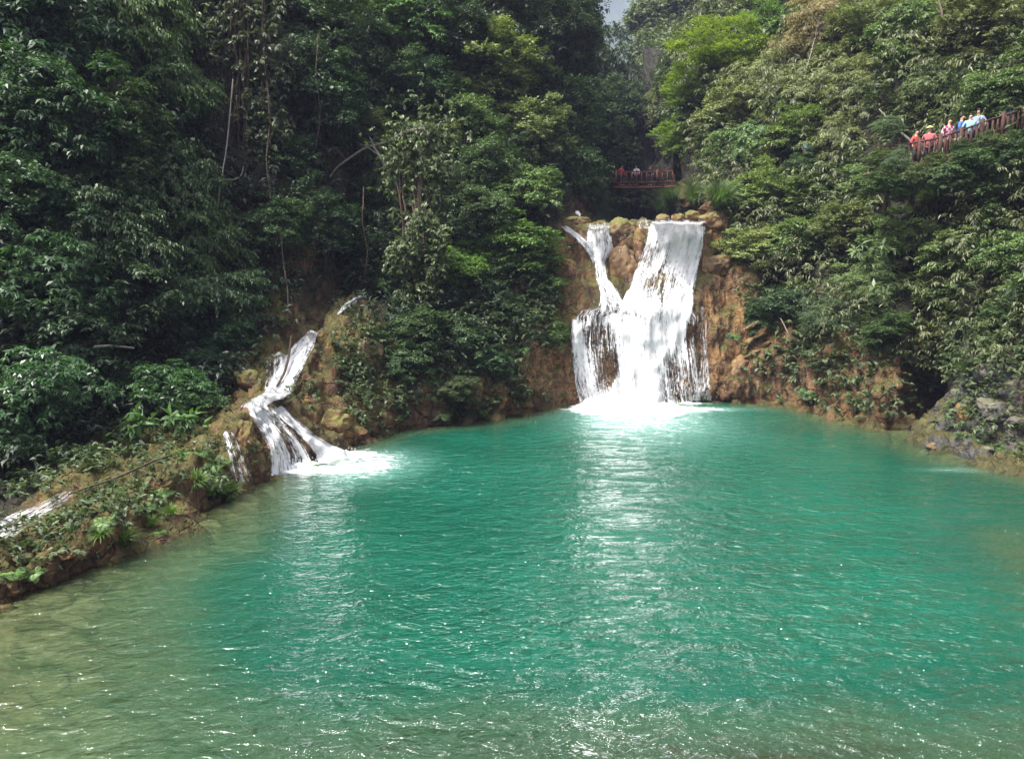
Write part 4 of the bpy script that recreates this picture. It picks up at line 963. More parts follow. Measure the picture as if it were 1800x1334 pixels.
B = [
 (300, 685, 78, 'big', LG, .7, (1.25, 1.25, 1.05), 'glossy broad-leaved bush hanging over the dark hollow on the left', .9),
 (215, 700, 50, 'big', LG, .8, (.9, .95, .85), 'dimmer broad-leaved bush left of the glossy hanging one', .6),
 (70, 690, 90, 'big', LG, .9, (1.1, 1.2, 1.0), 'broad-leaved bush low at the left edge over the stream', .8),
 (20, 780, 50, 'big', LG, .8, (.85, .95, .85), 'lowest broad-leaved bush at the left edge', .7),
 (360, 650, 42, 'medium', LG, .8, (1.0, 1.0, .9), 'small bough bush right of the glossy hanging bush', .7),
 (740, 575, 50, 'medium', LM, .7, (.7, .85, .65), 'leafy bush under the foot of the vine-clad trunk', .5),
 (675, 505, 32, 'small', LD_, .7, (1.2, 1.3, 1.2), 'grey-green bush at the top of the brown rock by the chute', .5),
 (720, 635, 40, 'medium', LD_, .8, (1.4, 1.5, 1.2), 'dark green bush in the middle of the brown bank', .5),
 (805, 690, 40, 'small', LO, .8, (.62, .75, .65), 'fine-leaved dull bush just above the waterline, middle bank', .5),
 (860, 640, 38, 'medium', LD_, .7, (1.3, 1.5, 1.4), 'blue-green bush beside the smooth ochre slab', .5),
 (820, 600, 36, 'medium', LD_, 1, (1.1, 1.2, 1.0), 'shaded bush under the lime-tinted young tree', .5),
 (975, 590, 32, 'small', LM, .9, (.8, 1.0, .6), 'bush on the green ledge left of the lower fall', .4),
 (880, 540, 34, 'small', LD_, .8, (1.1, 1.15, 1.0), 'dark bush where the leaves end above the ochre slab', .5),
 (660, 600, 26, 'small', LM, .8, (.75, .95, .65), 'small creeper bush on the brown rock right of the cascade', .4),
 (1390, 530, 48, 'small', LD_, .8, (1.0, 1.1, .9), 'shaded bush in the recess right of the ochre cliff', .4),
 (1460, 560, 48, 'feather', LM, .7, (.95, 1.05, 1.0), 'soft feathery bush over the right bank', .5),
 (1560, 580, 45, 'small', LM, .7, (.95, 1.1, .85), 'leafy bush left of the dry hanging grass', .5),
 (1765, 560, 42, 'small', LM, .7, (.85, 1.0, .8), 'bush above the grey boulders at the right edge', .4),
 (1440, 640, 22, 'small', LO, .7, (.7, .8, .8), 'little pale shrub in front of the flaky rock, right bank', .3),
 (1330, 560, 30, 'small', LD_, 1, (1.0, 1.1, .8), 'mossy creeper bush clinging to the ochre cliff right of the falls', .3),
]
for (px, py, rp, kd, mt, rz, cl, lb, sk) in B:
    plant(px, py, rp, kd, mt, lb, cl, rz, sink=sk, trunk=False)
# ------------------------------------------------------------------ boulders
import bmesh
def boulder_mesh(name, seed, mat, sx=1, sy=1, sz=.75, rough=.28, sub=5):
    bm = bmesh.new(); bmesh.ops.create_icosphere(bm, subdivisions=sub, radius=1)
    V = np.array([v.co[:] for v in bm.verts]); Fq = np.array([[v.index for v in f.verts] for f in bm.faces]); bm.free()
    r = np.random.default_rng(seed)
    for _ in range(9):                       # worn facets
        n = nrm(r.normal(size=3)); d = V @ n; k = r.uniform(.62, .9)
        V = V - np.clip(d - k, 0, None)[:, None] * n * .8
    V = V * (1 + rough * 1.5 * fbm(V + seed * 3.1, 1.1, 6, seed, .58) - .22 * np.abs(fbm(V + seed, 1.9, 3, seed + 2)))[:, None]
    V = V * A(sx, sy, sz)
    return mesh_np(name, V, Fq, M[mat], True)
def boulder(px, py, rpx, label, mat='rock_moss', sy=.8, sz=.8, sink=.25, sx=1.0, Y=None, rot=0, group=None):
    h, n_ = hit(px, py)
    Yh = Y or h[1]; R = rpx / F * Yh; c = P(px, py, Yh + R * sink)
    o = link('boulder', boulder_mesh('boulder', int(px + py), mat, sx, sy, sz), None, tuple(c), (0, rot, 0), (R, R, R))
    return tag(o, label, 'boulder', group)
boulder(1096, 410, 32, 'large mossy ochre boulder splitting the water at the lip of the falls', sz=.85, sy=.8, sink=-.1, Y=42.2)
boulder(1098, 468, 27, 'smooth brown rock wedge between the side chute and the main curtain', 'rock_bare', sz=1.5, sink=.1)
boulder(1012, 394, 28, 'dark mossy boulder at the left end of the falls lip', sz=.55, sink=0)
boulder(1164, 384, 13, 'small round mossy boulder, leftmost of the row on the lip right of the big one', sz=.75, sink=-.2, Y=43.3)
boulder(1192, 383, 12, 'small mossy boulder in the middle of the row on the lip', sz=.7, sink=-.2, Y=43.5)
boulder(1216, 380, 14, 'small pale mossy boulder, rightmost of the row on the lip', sz=.7, sink=-.2, Y=43.6)
boulder(1252, 388, 22, 'mossy boulder at the right end of the falls lip', sz=.75, sink=-.1, Y=42.6)
boulder(1260, 468, 27, 'big ochre boulder with a shadowed underside right of the main curtain', 'rock_bare', sz=.9, sink=0)
boulder(1300, 655, 26, 'tan bulge at the water\'s edge right of the falls', 'rock_bare', sz=1.3, sink=.5)
boulder(590, 742, 34, 'blocky moss-topped rock right of the cascade', 'rock_moss', sz=.85, sink=.2)
boulder(425, 772, 26, 'dark mossy rock between the trickle and the cascade', 'rock_moss', sz=1.5, sink=.3)
boulder(436, 672, 30, 'wet dark rock left of the upper cascade', 'rock_moss', sz=.9, sink=.4)
boulder(728, 690, 15, 'pale knobbly rock in the middle of the brown bank', 'rock_grey', sz=.9, sink=.2)
boulder(750, 698, 11, 'smaller pale rock beside the knobbly one on the brown bank', 'rock_grey', sz=.8, sink=.2)
boulder(1745, 655, 34, 'pinkish-grey boulder, highest of the grey rocks at the right edge', 'rock_grey', sz=.8, sink=.2)
boulder(1782, 690, 34, 'rounded grey boulder at the right edge, below the highest one', 'rock_grey', sz=.75, sink=.2)
boulder(1752, 722, 40, 'broad grey slab rock at the right edge', 'rock_grey', sz=.6, sink=.2)
boulder(1795, 742, 28, 'lowest grey boulder at the right edge', 'rock_grey', sz=.7, sink=.2)
boulder(1700, 730, 26, 'mossy rock on the right side of the dark cleft', 'rock_moss', sz=1.0, sink=.3)
boulder(1642, 786, 15, 'ochre rock at the foot of the dark cleft', 'rock_bare', sz=.6, sink=.2)
boulder(1735, 790, 12, 'pale small stone on the right shore', 'rock_grey', sz=.6, sink=.1)
boulder(35, 985, 30, 'ochre rock on the left bank near the frame edge', 'rock_bare', sz=.6, sink=.2)
boulder(110, 972, 26, 'cracked ochre rock on the left bank beside the grass tuft', 'rock_bare', sz=.6, sink=.3)
boulder(15, 870, 40, 'dim grey rock behind the stream at the left edge', 'rock_grey', sz=.7, sink=.3)
boulder(70, 850, 26, 'shadowed grey rock above the stream on the left', 'rock_grey', sz=.7, sink=.3)
boulder(640, 640, 44, 'tall rounded brown rock right of the upper cascade', 'rock_bare', sz=1.3, sink=.75)
# flaky strata right of the falls
fr0 = hit(1335, 605)[0]
fl = empty('flaky_rock', tuple(fr0), 'stack of pale tilted rock flakes on the mossy bank right of the falls', 'rock')
rq = random.Random(4)
for i in range(7):
    me = boulder_mesh('slab', 60 + i, 'rock_bare', 1.0, .6, .3, .3, 4)
    p_ = P(1322 + (i % 3) * 9 + rq.uniform(-3, 3), 625 - i * 9, fr0[1] + .05)
    link('slab', me, fl, tuple(p_ - fr0), (rq.uniform(-.2, .2), -.55 + rq.uniform(-.15, .15), rq.uniform(-.3, .3)), (.46, .46, .46))

# ------------------------------------------------------------------ vines, bare trunks, branches laid over the foliage
bpy.context.view_layer.update()
DG = bpy.context.evaluated_depsgraph_get()
def front(px, py, rad=8):
    best = 1e9
    for dx, dy in ((0, 0), (rad, 0), (-rad, 0), (0, rad), (0, -rad)):
        d = nrm(ray(px + dx, py + dy)); h = SC.ray_cast(DG, Vector(CAM), Vector(d))
        if h[0]: best = min(best, h[1].y)
    return best if best < 1e8 else 45.0
def stem(path, rad, mat, name, label, cat, wob=.06, group=None, off=.15, ends=None, Yfix=None, subs=()):
    Ys = [front(*p) for p in path] if Yfix is None else list(Yfix)
    if Yfix is None:
        Ys = np.array(Ys); lo = np.median(Ys); Ys = np.clip(Ys, lo - 1.5, lo + 1.5)
        Ys = np.convolve(np.pad(Ys, 1, mode='edge'), [.25, .5, .25], 'valid') - off
    pts = np.array([P(x, y, Yq) for (x, y), Yq in zip(path, Ys)])
    t = np.linspace(0, len(pts) - 1, max(10, len(pts) * 6))
    q = cat_open(pts, t)
    q = q + wob * np.stack([fbm(q + 5, 1.1, 3, 1), fbm(q + 9, 1.1, 3, 2), fbm(q, 1.1, 3, 3) * .4], -1)
    r_ = np.interp(np.linspace(0, 1, len(q)), np.linspace(0, 1, len(rad)), rad)
    mb = MB(); mb.tube(q, r_, 7)
    for (k, dx, dy, dz, rr2) in subs:
        a = q[int(k * (len(q) - 1))]; e = a + A(dx, dy, dz); m = (a + e) / 2 + A(0, 0, .15)
        s = np.linspace(0, 1, 7)[:, None]; mb.tube((1 - s) ** 2 * a + 2 * s * (1 - s) * m + s * s * e, np.linspace(rr2, rr2 * .3, 7), 5)
    o = empty('x', tuple(q[0]), label, cat, group) if False else None
    me = mb.mesh(name, M[mat]); V0 = q[0]
    ob_ = link(name, me)
    return tag(ob_, label, cat, group)
def cat_open(pts, t):
    return cat(pts, np.clip(t, 0, len(pts) - 1 - 1e-6), 0, False)
# liana-draped trunk on the left slope
Yc = front(430, 200) - .2
root = P(435, 400, Yc + 1.6)
lt = empty('vine_clad_tree', tuple(root), 'tall tree trunk wrapped in hanging brown lianas, left of centre at the top', 'tree')
mb = MB(); pts = np.array([P(x, y, Yc + dy) for x, y, dy in ((438, -90, .3), (432, 0, .3), (436, 100, .2), (430, 200, .2), (424, 300, .4), (432, 400, 1.2), (440, 470, 2.2))])
mb.tube(cat_open(pts, np.linspace(0, 6, 40)), .24, 9); link('trunk', mb.mesh('trunk', M['bark']), lt, tuple(-root))
rv_ = random.Random(3)
for k in range(16):
    x0 = rv_.uniform(398, 466); yy = np.linspace(rv_.uniform(-60, 60), rv_.uniform(200, 360), 7)
    x1 = x0 + rv_.uniform(-22, 22); pts = np.array([P(x0 + (x1 - x0) * i / 6 + rv_.uniform(-5, 5), yy[i], Yc - .3 + rv_.uniform(-.25, .25)) for i in range(7)])
    mb = MB(); mb.tube(cat_open(pts, np.linspace(0, 6, 30)), rv_.uniform(.02, .05), 5)
    link('liana', mb.mesh('liana', M['vine']), lt, tuple(-root))
def leafmass(parent, spots, kind, mat, seed, n=300, sig=(.5, .4, .8), tl=.35, col=(1, 1, 1), name='foliage'):
    r = np.random.default_rng(seed); O = np.concatenate([P(x, y, Yq) + r.normal(size=(n, 3)) * np.array(sig) * s_ for x, y, Yq, s_ in spots])
    D = nrm(r.normal(size=O.shape) * .6 + A(0, -.5, -.1)); sp = SPEC[kind]
    V, Fq, T = sprays(O, D, tl * r.uniform(.5, 1.2, len(O)), sp['k'], sp['ln'], sp['wd'], r, sp['droop'], .8, .4, sp.get('rosette', False))
    return link(name, mesh_np(name, V, Fq, M[mat], False, {'tint': T}), parent, tuple(-parent.location), color=col)
leafmass(lt, [(430, -10, Yc, 1.3), (405, 50, Yc, 1), (465, 60, Yc, 1), (470, 120, Yc, .9), (452, 190, Yc, .7), (480, 220, Yc, .7), (455, 260, Yc, .6), (405, 110, Yc, .6), (455, 330, Yc + .4, .6)], 'small', 'leaf_olive', 5, 170, (.55, .4, .6), .35, (.70, .76, .80), 'crown')
# vine-clad trunk in the middle bank
Yb = front(735, 520) - .1; Yt = min(front(745, 300), front(730, 350), front(750, 400)) - .1
root = P(735, 556, Yb + .3)
vt = empty('vine_clad_tree', tuple(root), 'reddish-brown trunk bundled in vines standing on the brown bank left of the falls', 'tree')
for k in range(26):
    xb = rv_.uniform(712, 754); xt = xb + rv_.uniform(-26, 30); m = 8; ph = rv_.uniform(0, 6)
    yb = 552 - rv_.uniform(0, 26); yt_ = rv_.uniform(255, 360)
    pts = np.array([P(xb + (xt - xb) * (i / 7) ** 1.5 + 3 * math.sin(ph + i * 1.7), yb + (yt_ - yb) * i / 7, Yb + (Yt - Yb) * i / 7 + rv_.uniform(-.2, .3)) for i in range(8)])
    mb = MB(); mb.tube(cat_open(pts, np.linspace(0, 7, 36)), rv_.uniform(.02, .055), 5)
    link('vine', mb.mesh('vine', M['vine']), vt, tuple(-root))
mb = MB(); pts = np.array([P(733 + d, y, Yb + (Yt - Yb) * i / 4 + .25) for i, (y, d) in enumerate(((560, 0), (480, 2), (400, 0), (320, 6), (250, 10)))])
mb.tube(cat_open(pts, np.linspace(0, 4, 30)), np.linspace(.30, .14, 30), 9); link('trunk', mb.mesh('trunk', M['bark']), vt, tuple(-root))
leafmass(vt, [(745, 240, Yt, 1.6), (715, 262, Yt, 1.3), (775, 262, Yt, 1.3), (745, 290, Yt, 1.2), (712, 380, Yt, .8), (765, 370, Yt, .8), (705, 450, Yb, .6), (758, 470, Yb, .6), (735, 330, Yt, .8), (770, 420, Yb, .6), (715, 520, Yb, .5), (700, 310, Yt, 1.0), (790, 310, Yt, 1.0), (740, 400, Yb, .7), (722, 440, Yb, .6), (750, 510, Yb, .5)], 'small', 'leaf_olive', 6, 110, (.45, .3, .7), .28, (.8, .95, .8))
# single lianas and bare wood
stem([(410, 140), (404, 200), (398, 260), (388, 320), (380, 385)], [.035, .03, .02], 'bark_pale', 'liana', 'long pale liana hanging straight down left of the liana-draped trunk', 'vine', .03)
stem([(396, 316), (412, 316), (424, 308), (428, 292)], [.035, .03, .02], 'bark_pale', 'liana', 'hooked pale liana curling at the foot of the draped trunk', 'vine', .0)
stem([(494, 400), (498, 460), (506, 520), (508, 560)], [.03, .02], 'vine', 'liana', 'thin dark liana hanging above the upper cascade', 'vine')
stem([(470, 140), (474, 210), (468, 290), (476, 350)], [.025, .03, .02], 'vine', 'liana', 'thin brown liana hanging just right of the liana-draped trunk', 'vine')
stem([(560, 60), (556, 130), (562, 200), (556, 262)], [.03, .03, .02], 'vine', 'liana', 'long thin liana hanging in the shaded gap above the pale bare branches', 'vine')
stem([(640, 330), (636, 390), (646, 440), (640, 492)], [.03, .03, .02], 'vine', 'liana', 'thin liana hanging into the dark gully left of the vine-clad trunk', 'vine')
stem([(512, 590), (508, 625), (500, 655), (486, 680)], [.035, .05, .04], 'bark', 'bare_branch', 'dark curved branch lying across the upper cascade', 'branch', .0, off=.1)
stem([(686, 308), (674, 285), (660, 262), (648, 240)], [.09, .07, .04], 'bark_pale', 'bare_branch', 'pale forked bare branch in front of the grey-green tree', 'branch', subs=((.5, -1.2, 0, .7, .04), (.3, .3, -.2, 1.0, .03), (.7, -.8, -.1, .1, .025), (.85, .5, -.1, .6, .02), (.15, .9, 0, .5, .02)))
stem([(752, 226), (715, 232), (680, 250), (640, 262), (596, 292), (570, 326)], [.09, .08, .06, .03], 'bark_pale', 'bare_branch', 'long pale bare branch reaching left over the dark gully', 'branch', subs=((.3, -.6, 0, .8, .03), (.6, -.8, 0, -.6, .03), (.75, -.5, 0, .6, .02), (.15, -.4, 0, -.7, .025), (.45, -.9, -.1, .5, .02), (.88, -.6, 0, .3, .015)))
stem([(165, 610), (195, 608), (235, 612)], [.05, .03], 'bark_pale', 'bare_branch', 'short pale dead branch over the dark left hollow', 'branch', .02)
stem([(1545, 192), (1572, 222), (1605, 252), (1635, 282), (1660, 304)], [.03, .06, .08, .09], 'bark_pale', 'leaning_trunk', 'grey bare trunk leaning down across the walkway fence', 'tree trunk', .02)
stem([(1525, 292), (1532, 325), (1548, 350), (1560, 366)], [.03, .03, .02], 'bark_pale', 'bare_branch', 'thin pale twig drooping below the walkway fence', 'branch')
stem([(1418, 120), (1432, 70), (1442, 30), (1468, 5)], [.035, .025, .01], 'bark_pale', 'bare_branch', 'upright pale dead branch in the dry thicket', 'branch', .05, subs=((.4, .8, 0, .8, .025), (.6, -.6, 0, .7, .02)))
stem([(1650, 0), (1656, 30), (1662, 60)], [.05, .06], 'bark', 'bare_branch', 'dark forked stem at the top edge on the right', 'branch', subs=((.7, -.7, 0, .9, .03),))
stem([(1372, 560), (1385, 585), (1400, 600)], [.02, .02], 'bark_pale', 'bare_branch', 'small pale twig on the right bank beside the shaded recess', 'branch')
stem([(120, 868), (190, 842), (260, 815), (300, 800)], [.02, .03, .02], 'bark', 'fallen_log', 'thin dark log lying along the stream behind the left bank', 'log', .12, off=.02)

# ------------------------------------------------------------------ ferns, tussocks, broad-leaf sprigs
TUS = {}
def tuft(px, py, hpx, label, mat='grass', kind='tuft', cat_='grass tuft', col=(1, 1, 1), n=240, group=None, wd=.022):
    h, nn = hit(px, py)
    R = hpx / F * h[1]; key = (kind, mat, (px + py) % 2)
    if key not in TUS:
        if kind == 'tuft': TUS[key] = tussock_mesh('grass_tuft', len(TUS) + 5, n, 1.0, wd, .95, mat)
        elif kind == 'reed': TUS[key] = tussock_mesh('reed_clump', len(TUS) + 5, 620, 1.0, .010, .85, mat, 5)
        else: TUS[key] = fern_mesh('fern', len(TUS) + 5, 13, 1.0, mat)
    nm = {'tuft': 'grass_tuft', 'reed': 'reed_clump', 'fern': 'fern'}[kind]
    o = link(nm, TUS[key], None, tuple(h + nn * .02 - A(0, 0, .04)), (rv_.uniform(-.15, .1), rv_.uniform(-.15, .15), rv_.uniform(0, 6)), (R, R, R), col)
    if nn[2] < .6: o.rotation_euler = (.45, 0, 0)
    return tag(o, label, cat_, group)
for a in [
 (378, 872, 50, 'large arching grass tuft at the tip of the left bank'), (345, 850, 38, 'dark grass tuft behind the large one on the left bank tip'),
 (405, 868, 34, 'thin grass tuft touching the water beside the trickle'), (215, 955, 45, 'bright arching grass tuft halfway along the left bank'),
 (180, 940, 34, 'short grass tuft left of the bright one on the left bank'), (262, 925, 30, 'grass tuft above the waterline in the middle of the left bank'),
 (300, 905, 30, 'dull grass tuft near the left bank edge')]: tuft(*a, col=(1.1, 1.3, 1.0))
for a in [
 (355, 800, 42, 'dark green fern at the crest of the left bank'), (318, 800, 36, 'fern left of the crest fern on the left bank'),
 (215, 862, 24, 'small bright fern by the stream'), (182, 918, 30, 'bright green fern in the middle of the left bank'),
 (285, 868, 30, 'low fern among dead leaves on the left bank'), (20, 1010, 46, 'leafy fern at the left frame edge by the water'),
 (380, 815, 34, 'fern drooping over the trickle rock'), (100, 905, 26, 'fern on the stream side of the left bank'),
 (60, 1005, 26, 'little pale fern near the left edge'), (250, 895, 32, 'dark fern clump on the left bank hump'),
 (130, 925, 22, 'small fern beside ochre soil on the left bank'), (280, 935, 20, 'tiny light fern at the shoreline, left bank')]:
    tuft(*a, kind='fern', mat='leaf_mid', cat_='fern', col=(1.3, 1.7, 1.0))
for a in [
 (760, 668, 34, 'fern below the dark green bush, middle bank'), (690, 640, 30, 'fern on the brown rock between cascade and vine trunk'),
 (845, 720, 28, 'fern by the waterline on the middle bank'), (640, 690, 26, 'small fern above the moss-topped rock'),
 (780, 728, 24, 'low fern at the shoreline of the middle bank'), (915, 612, 30, 'blue-green fern on the ochre slab'),
 (1290, 590, 22, 'fern on the ochre cliff right of the falls'), (1420, 690, 26, 'pale fern low on the right bank'),
 (1720, 772, 30, 'bright fern on the right shore'), (1765, 788, 34, 'leafy fern clump at the right shore edge'),
 (1690, 765, 22, 'small fern beside the dark cleft')]:
    tuft(*a, kind='fern', mat='leaf_mid', cat_='fern', col=(.9, 1.15, .85))
for a in [
 (1185, 368, 62, 'round reed clump left of the others above the falls lip'), (1225, 362, 66, 'large feathery reed clump in the middle above the falls'),
 (1262, 362, 60, 'reed clump above the right end of the falls lip'), (1160, 374, 34, 'small reed clump nearest the dark ravine')]:
    tuft(*a, kind='reed', cat_='reeds', col=(.8, .95, .8))
for a in [
 (1640, 602, 66, 'big straw-coloured grass clump hanging over the dark cleft'), (1680, 610, 54, 'dry grass clump right of the big straw one'),
 (1600, 612, 48, 'dry grass clump left of the big straw one'), (1535, 620, 44, 'drab grass clump on the right bank overhang'),
 (1480, 622, 38, 'short dry grass clump on the right bank centre'), (1700, 655, 34, 'green-blue grass tuft dangling beside the cleft')]:
    tuft(*a, kind='reed', mat='leaf_dry' if 'straw' in a[3] or 'dry' in a[3] else 'grass', cat_='grass clump', col=(.85, .9, .85))
def sprig(px, py, rpx, label, n=26, col=(1.6, 1.6, 1.6)):
    Yq = front(px, py) - .2; R = rpx / F * Yq; c = P(px, py, Yq)
    r = np.random.default_rng(int(px)); O = c + r.normal(size=(n, 3)) * R * .4 * A(1, .5, .8); D = nrm(r.normal(size=(n, 3)) * .6 + A(0, -.4, .3))
    V, Fq, T = sprays(O, D, np.full(n, .25), 7, .40, .13, r, .2, .9, .35, True)
    V = V - c
    return tag(link('leafy_sprig', mesh_np('leafy_sprig', V, Fq, M['leaf_mid'], False, {'tint': T}), None, tuple(c), color=col), label, 'sprig')
sprig(1520, 455, 34, 'pale broad-leaved sprig standing out on the right slope', 18)
sprig(1552, 432, 22, 'upper tip of pale broad leaves right of the larger pale sprig', 9)
sprig(1546, 510, 18, 'small pale whorl of leaves below the broad-leaved sprig', 6)
sprig(1785, 498, 22, 'pale leaf whorl at the right edge', 8)
sprig(240, 742, 30, 'lit palm-shaped leaf whorls at the bottom of the glossy hanging bush', 14, (1.1, 1.5, 1.1))  # lit look painted by a brighter leaf colour
sprig(320, 735, 26, 'lit leaf whorls under the right part of the glossy hanging bush', 12, (1.1, 1.5, 1.1))  # same brightened leaf colour in place of light
# ------------------------------------------------------------------ wooden bridge and walkway
M['wood_red'] = simple('weathered_red_wood', (0.060, 0.028, 0.024), .75, .4, 8, .3)
M['wood_bridge'] = simple('red_bridge_wood', (0.24, 0.085, 0.065), .75, .4, 8, .3)
M['wood_dark'] = simple('dark_deck_wood', (0.075, 0.045, 0.035), .8, .4, 8, .3)
def rail_walk(name, pts, label, cat_, step=.42, hgt=1.1, depth=1.6, dk='wood_dark', rw='wood_red'):
    """deck with a picket railing on its near edge; pts are deck-edge points"""
    pts = np.array(pts, float); o0 = pts[0]
    root = empty(name, tuple(o0), label, cat_)
    loc = tuple(-o0)
    seg = np.linalg.norm(np.diff(pts, axis=0), axis=-1); L = np.concatenate([[0], np.cumsum(seg)])
    at = lambda s: np.array([np.interp(s, L, pts[:, k]) for k in range(3)])
    mb = MB()
    for a, b in zip(pts[:-1], pts[1:]):
        mb.bar(a + A(0, depth / 2, -.06), b + A(0, depth / 2, -.06), depth, .10)
    link('deck', mb.mesh('deck', M[dk], False), root, loc)
    mb = MB()
    for a, b in zip(pts[:-1], pts[1:]): mb.bar(a + A(0, .0, -.19), b + A(0, .0, -.19), .08, .14)
    link('beam', mb.mesh('beam', M[rw], False), root, loc)
    for zz in (hgt, .25):
        mb = MB()
        for a, b in zip(pts[:-1], pts[1:]): mb.bar(a + A(0, -.02, zz), b + A(0, -.02, zz), .07, .07)
        link('rail', mb.mesh('rail', M[rw], False), root, loc)
    n = min(44, int(L[-1] / step))
    for i in range(n):
        c = at(L[-1] * (i + .5) / n)
        mb = MB(); mb.box(c + A(0, -.02 + .001 * (i % 2), .66), (.085 if i % 4 else .13, .04 if i % 4 else .12, .95 if i % 4 else 1.15))
        link('picket' if i % 4 else 'post', mb.mesh('picket', M[rw], False), root, loc)
    return root, at, L[-1]
bz = P(1110, 326, 66)[2]
br, brat, _ = rail_walk('footbridge', [P(1078, 326, 66), P(1120, 326, 66), P(1168, 325, 66), P(1200, 322, 66), P(1240, 318, 66)], 'red-brown wooden footbridge spanning the dark ravine behind the falls', 'bridge', .42, rw='wood_bridge')
wp = [(1538, 304, 34.6), (1590, 300, 34.0), (1640, 292, 33.4), (1690, 276, 33.0), (1740, 258, 32.6), (1800, 240, 32.4)]
wk, wkat, wkL = rail_walk('walkway', [P(*q) for q in wp], 'red-brown fenced wooden walkway on the right slope with visitors on it', 'walkway', .19)
mb = MB()
for i in range(1, 5):
    q = P(*wp[i]); g_ = near_ground(q - A(0, 0, 2.5)); e = q + A(0, 1.4, -.1); mb.bar(e, A(e[0], e[1] + .4, min(g_[2], e[2] - 1.2)), .16, .16)
link('support', mb.mesh('support', M['wood_dark'], False), wk, tuple(-P(*wp[0])))

# ------------------------------------------------------------------ people
def cloth(name, col): 
    if name not in M: M[name] = simple(name, col, .85, .15, 30)
    return M[name]
def plaid():
    if 'plaid' in M: return M['plaid']
    t = NT('plaid_cloth'); tc = t.n('ShaderNodeTexCoord'); ck = t.n('ShaderNodeTexChecker', i={0: (tc, 3), 'Scale': 9.0, 1: (0.30, 0.02, 0.06, 1), 2: (0.42, 0.36, 0.42, 1)})
    M['plaid'] = t.surf(t.n('ShaderNodeBsdfPrincipled', i={'Base Color': ck, 'Roughness': .85})); return M['plaid']
M['skin'] = simple('skin', (0.52, 0.30, 0.20), .5, .06, 12)
M['hair'] = simple('black_hair', (0.018, 0.014, 0.012), .5, .3, 30)
def skinned(name, verts, edges, radii, mat, parent, sub=1):
    me = bpy.data.meshes.new(name); me.from_pydata([tuple(v) for v in verts], edges, []); me.materials.append(mat)
    o = link(name, me, parent)
    sk = o.modifiers.new('skin', 'SKIN')
    for i, r in enumerate(radii):
        d = me.skin_vertices[0].data[i]; d.radius = r if isinstance(r, tuple) else (r, r); d.use_root = (i == 0)
    sk.use_smooth_shade = True
    if sub: ss_ = o.modifiers.new('sub', 'SUBSURF'); ss_.levels = sub; ss_.render_levels = sub
    return o
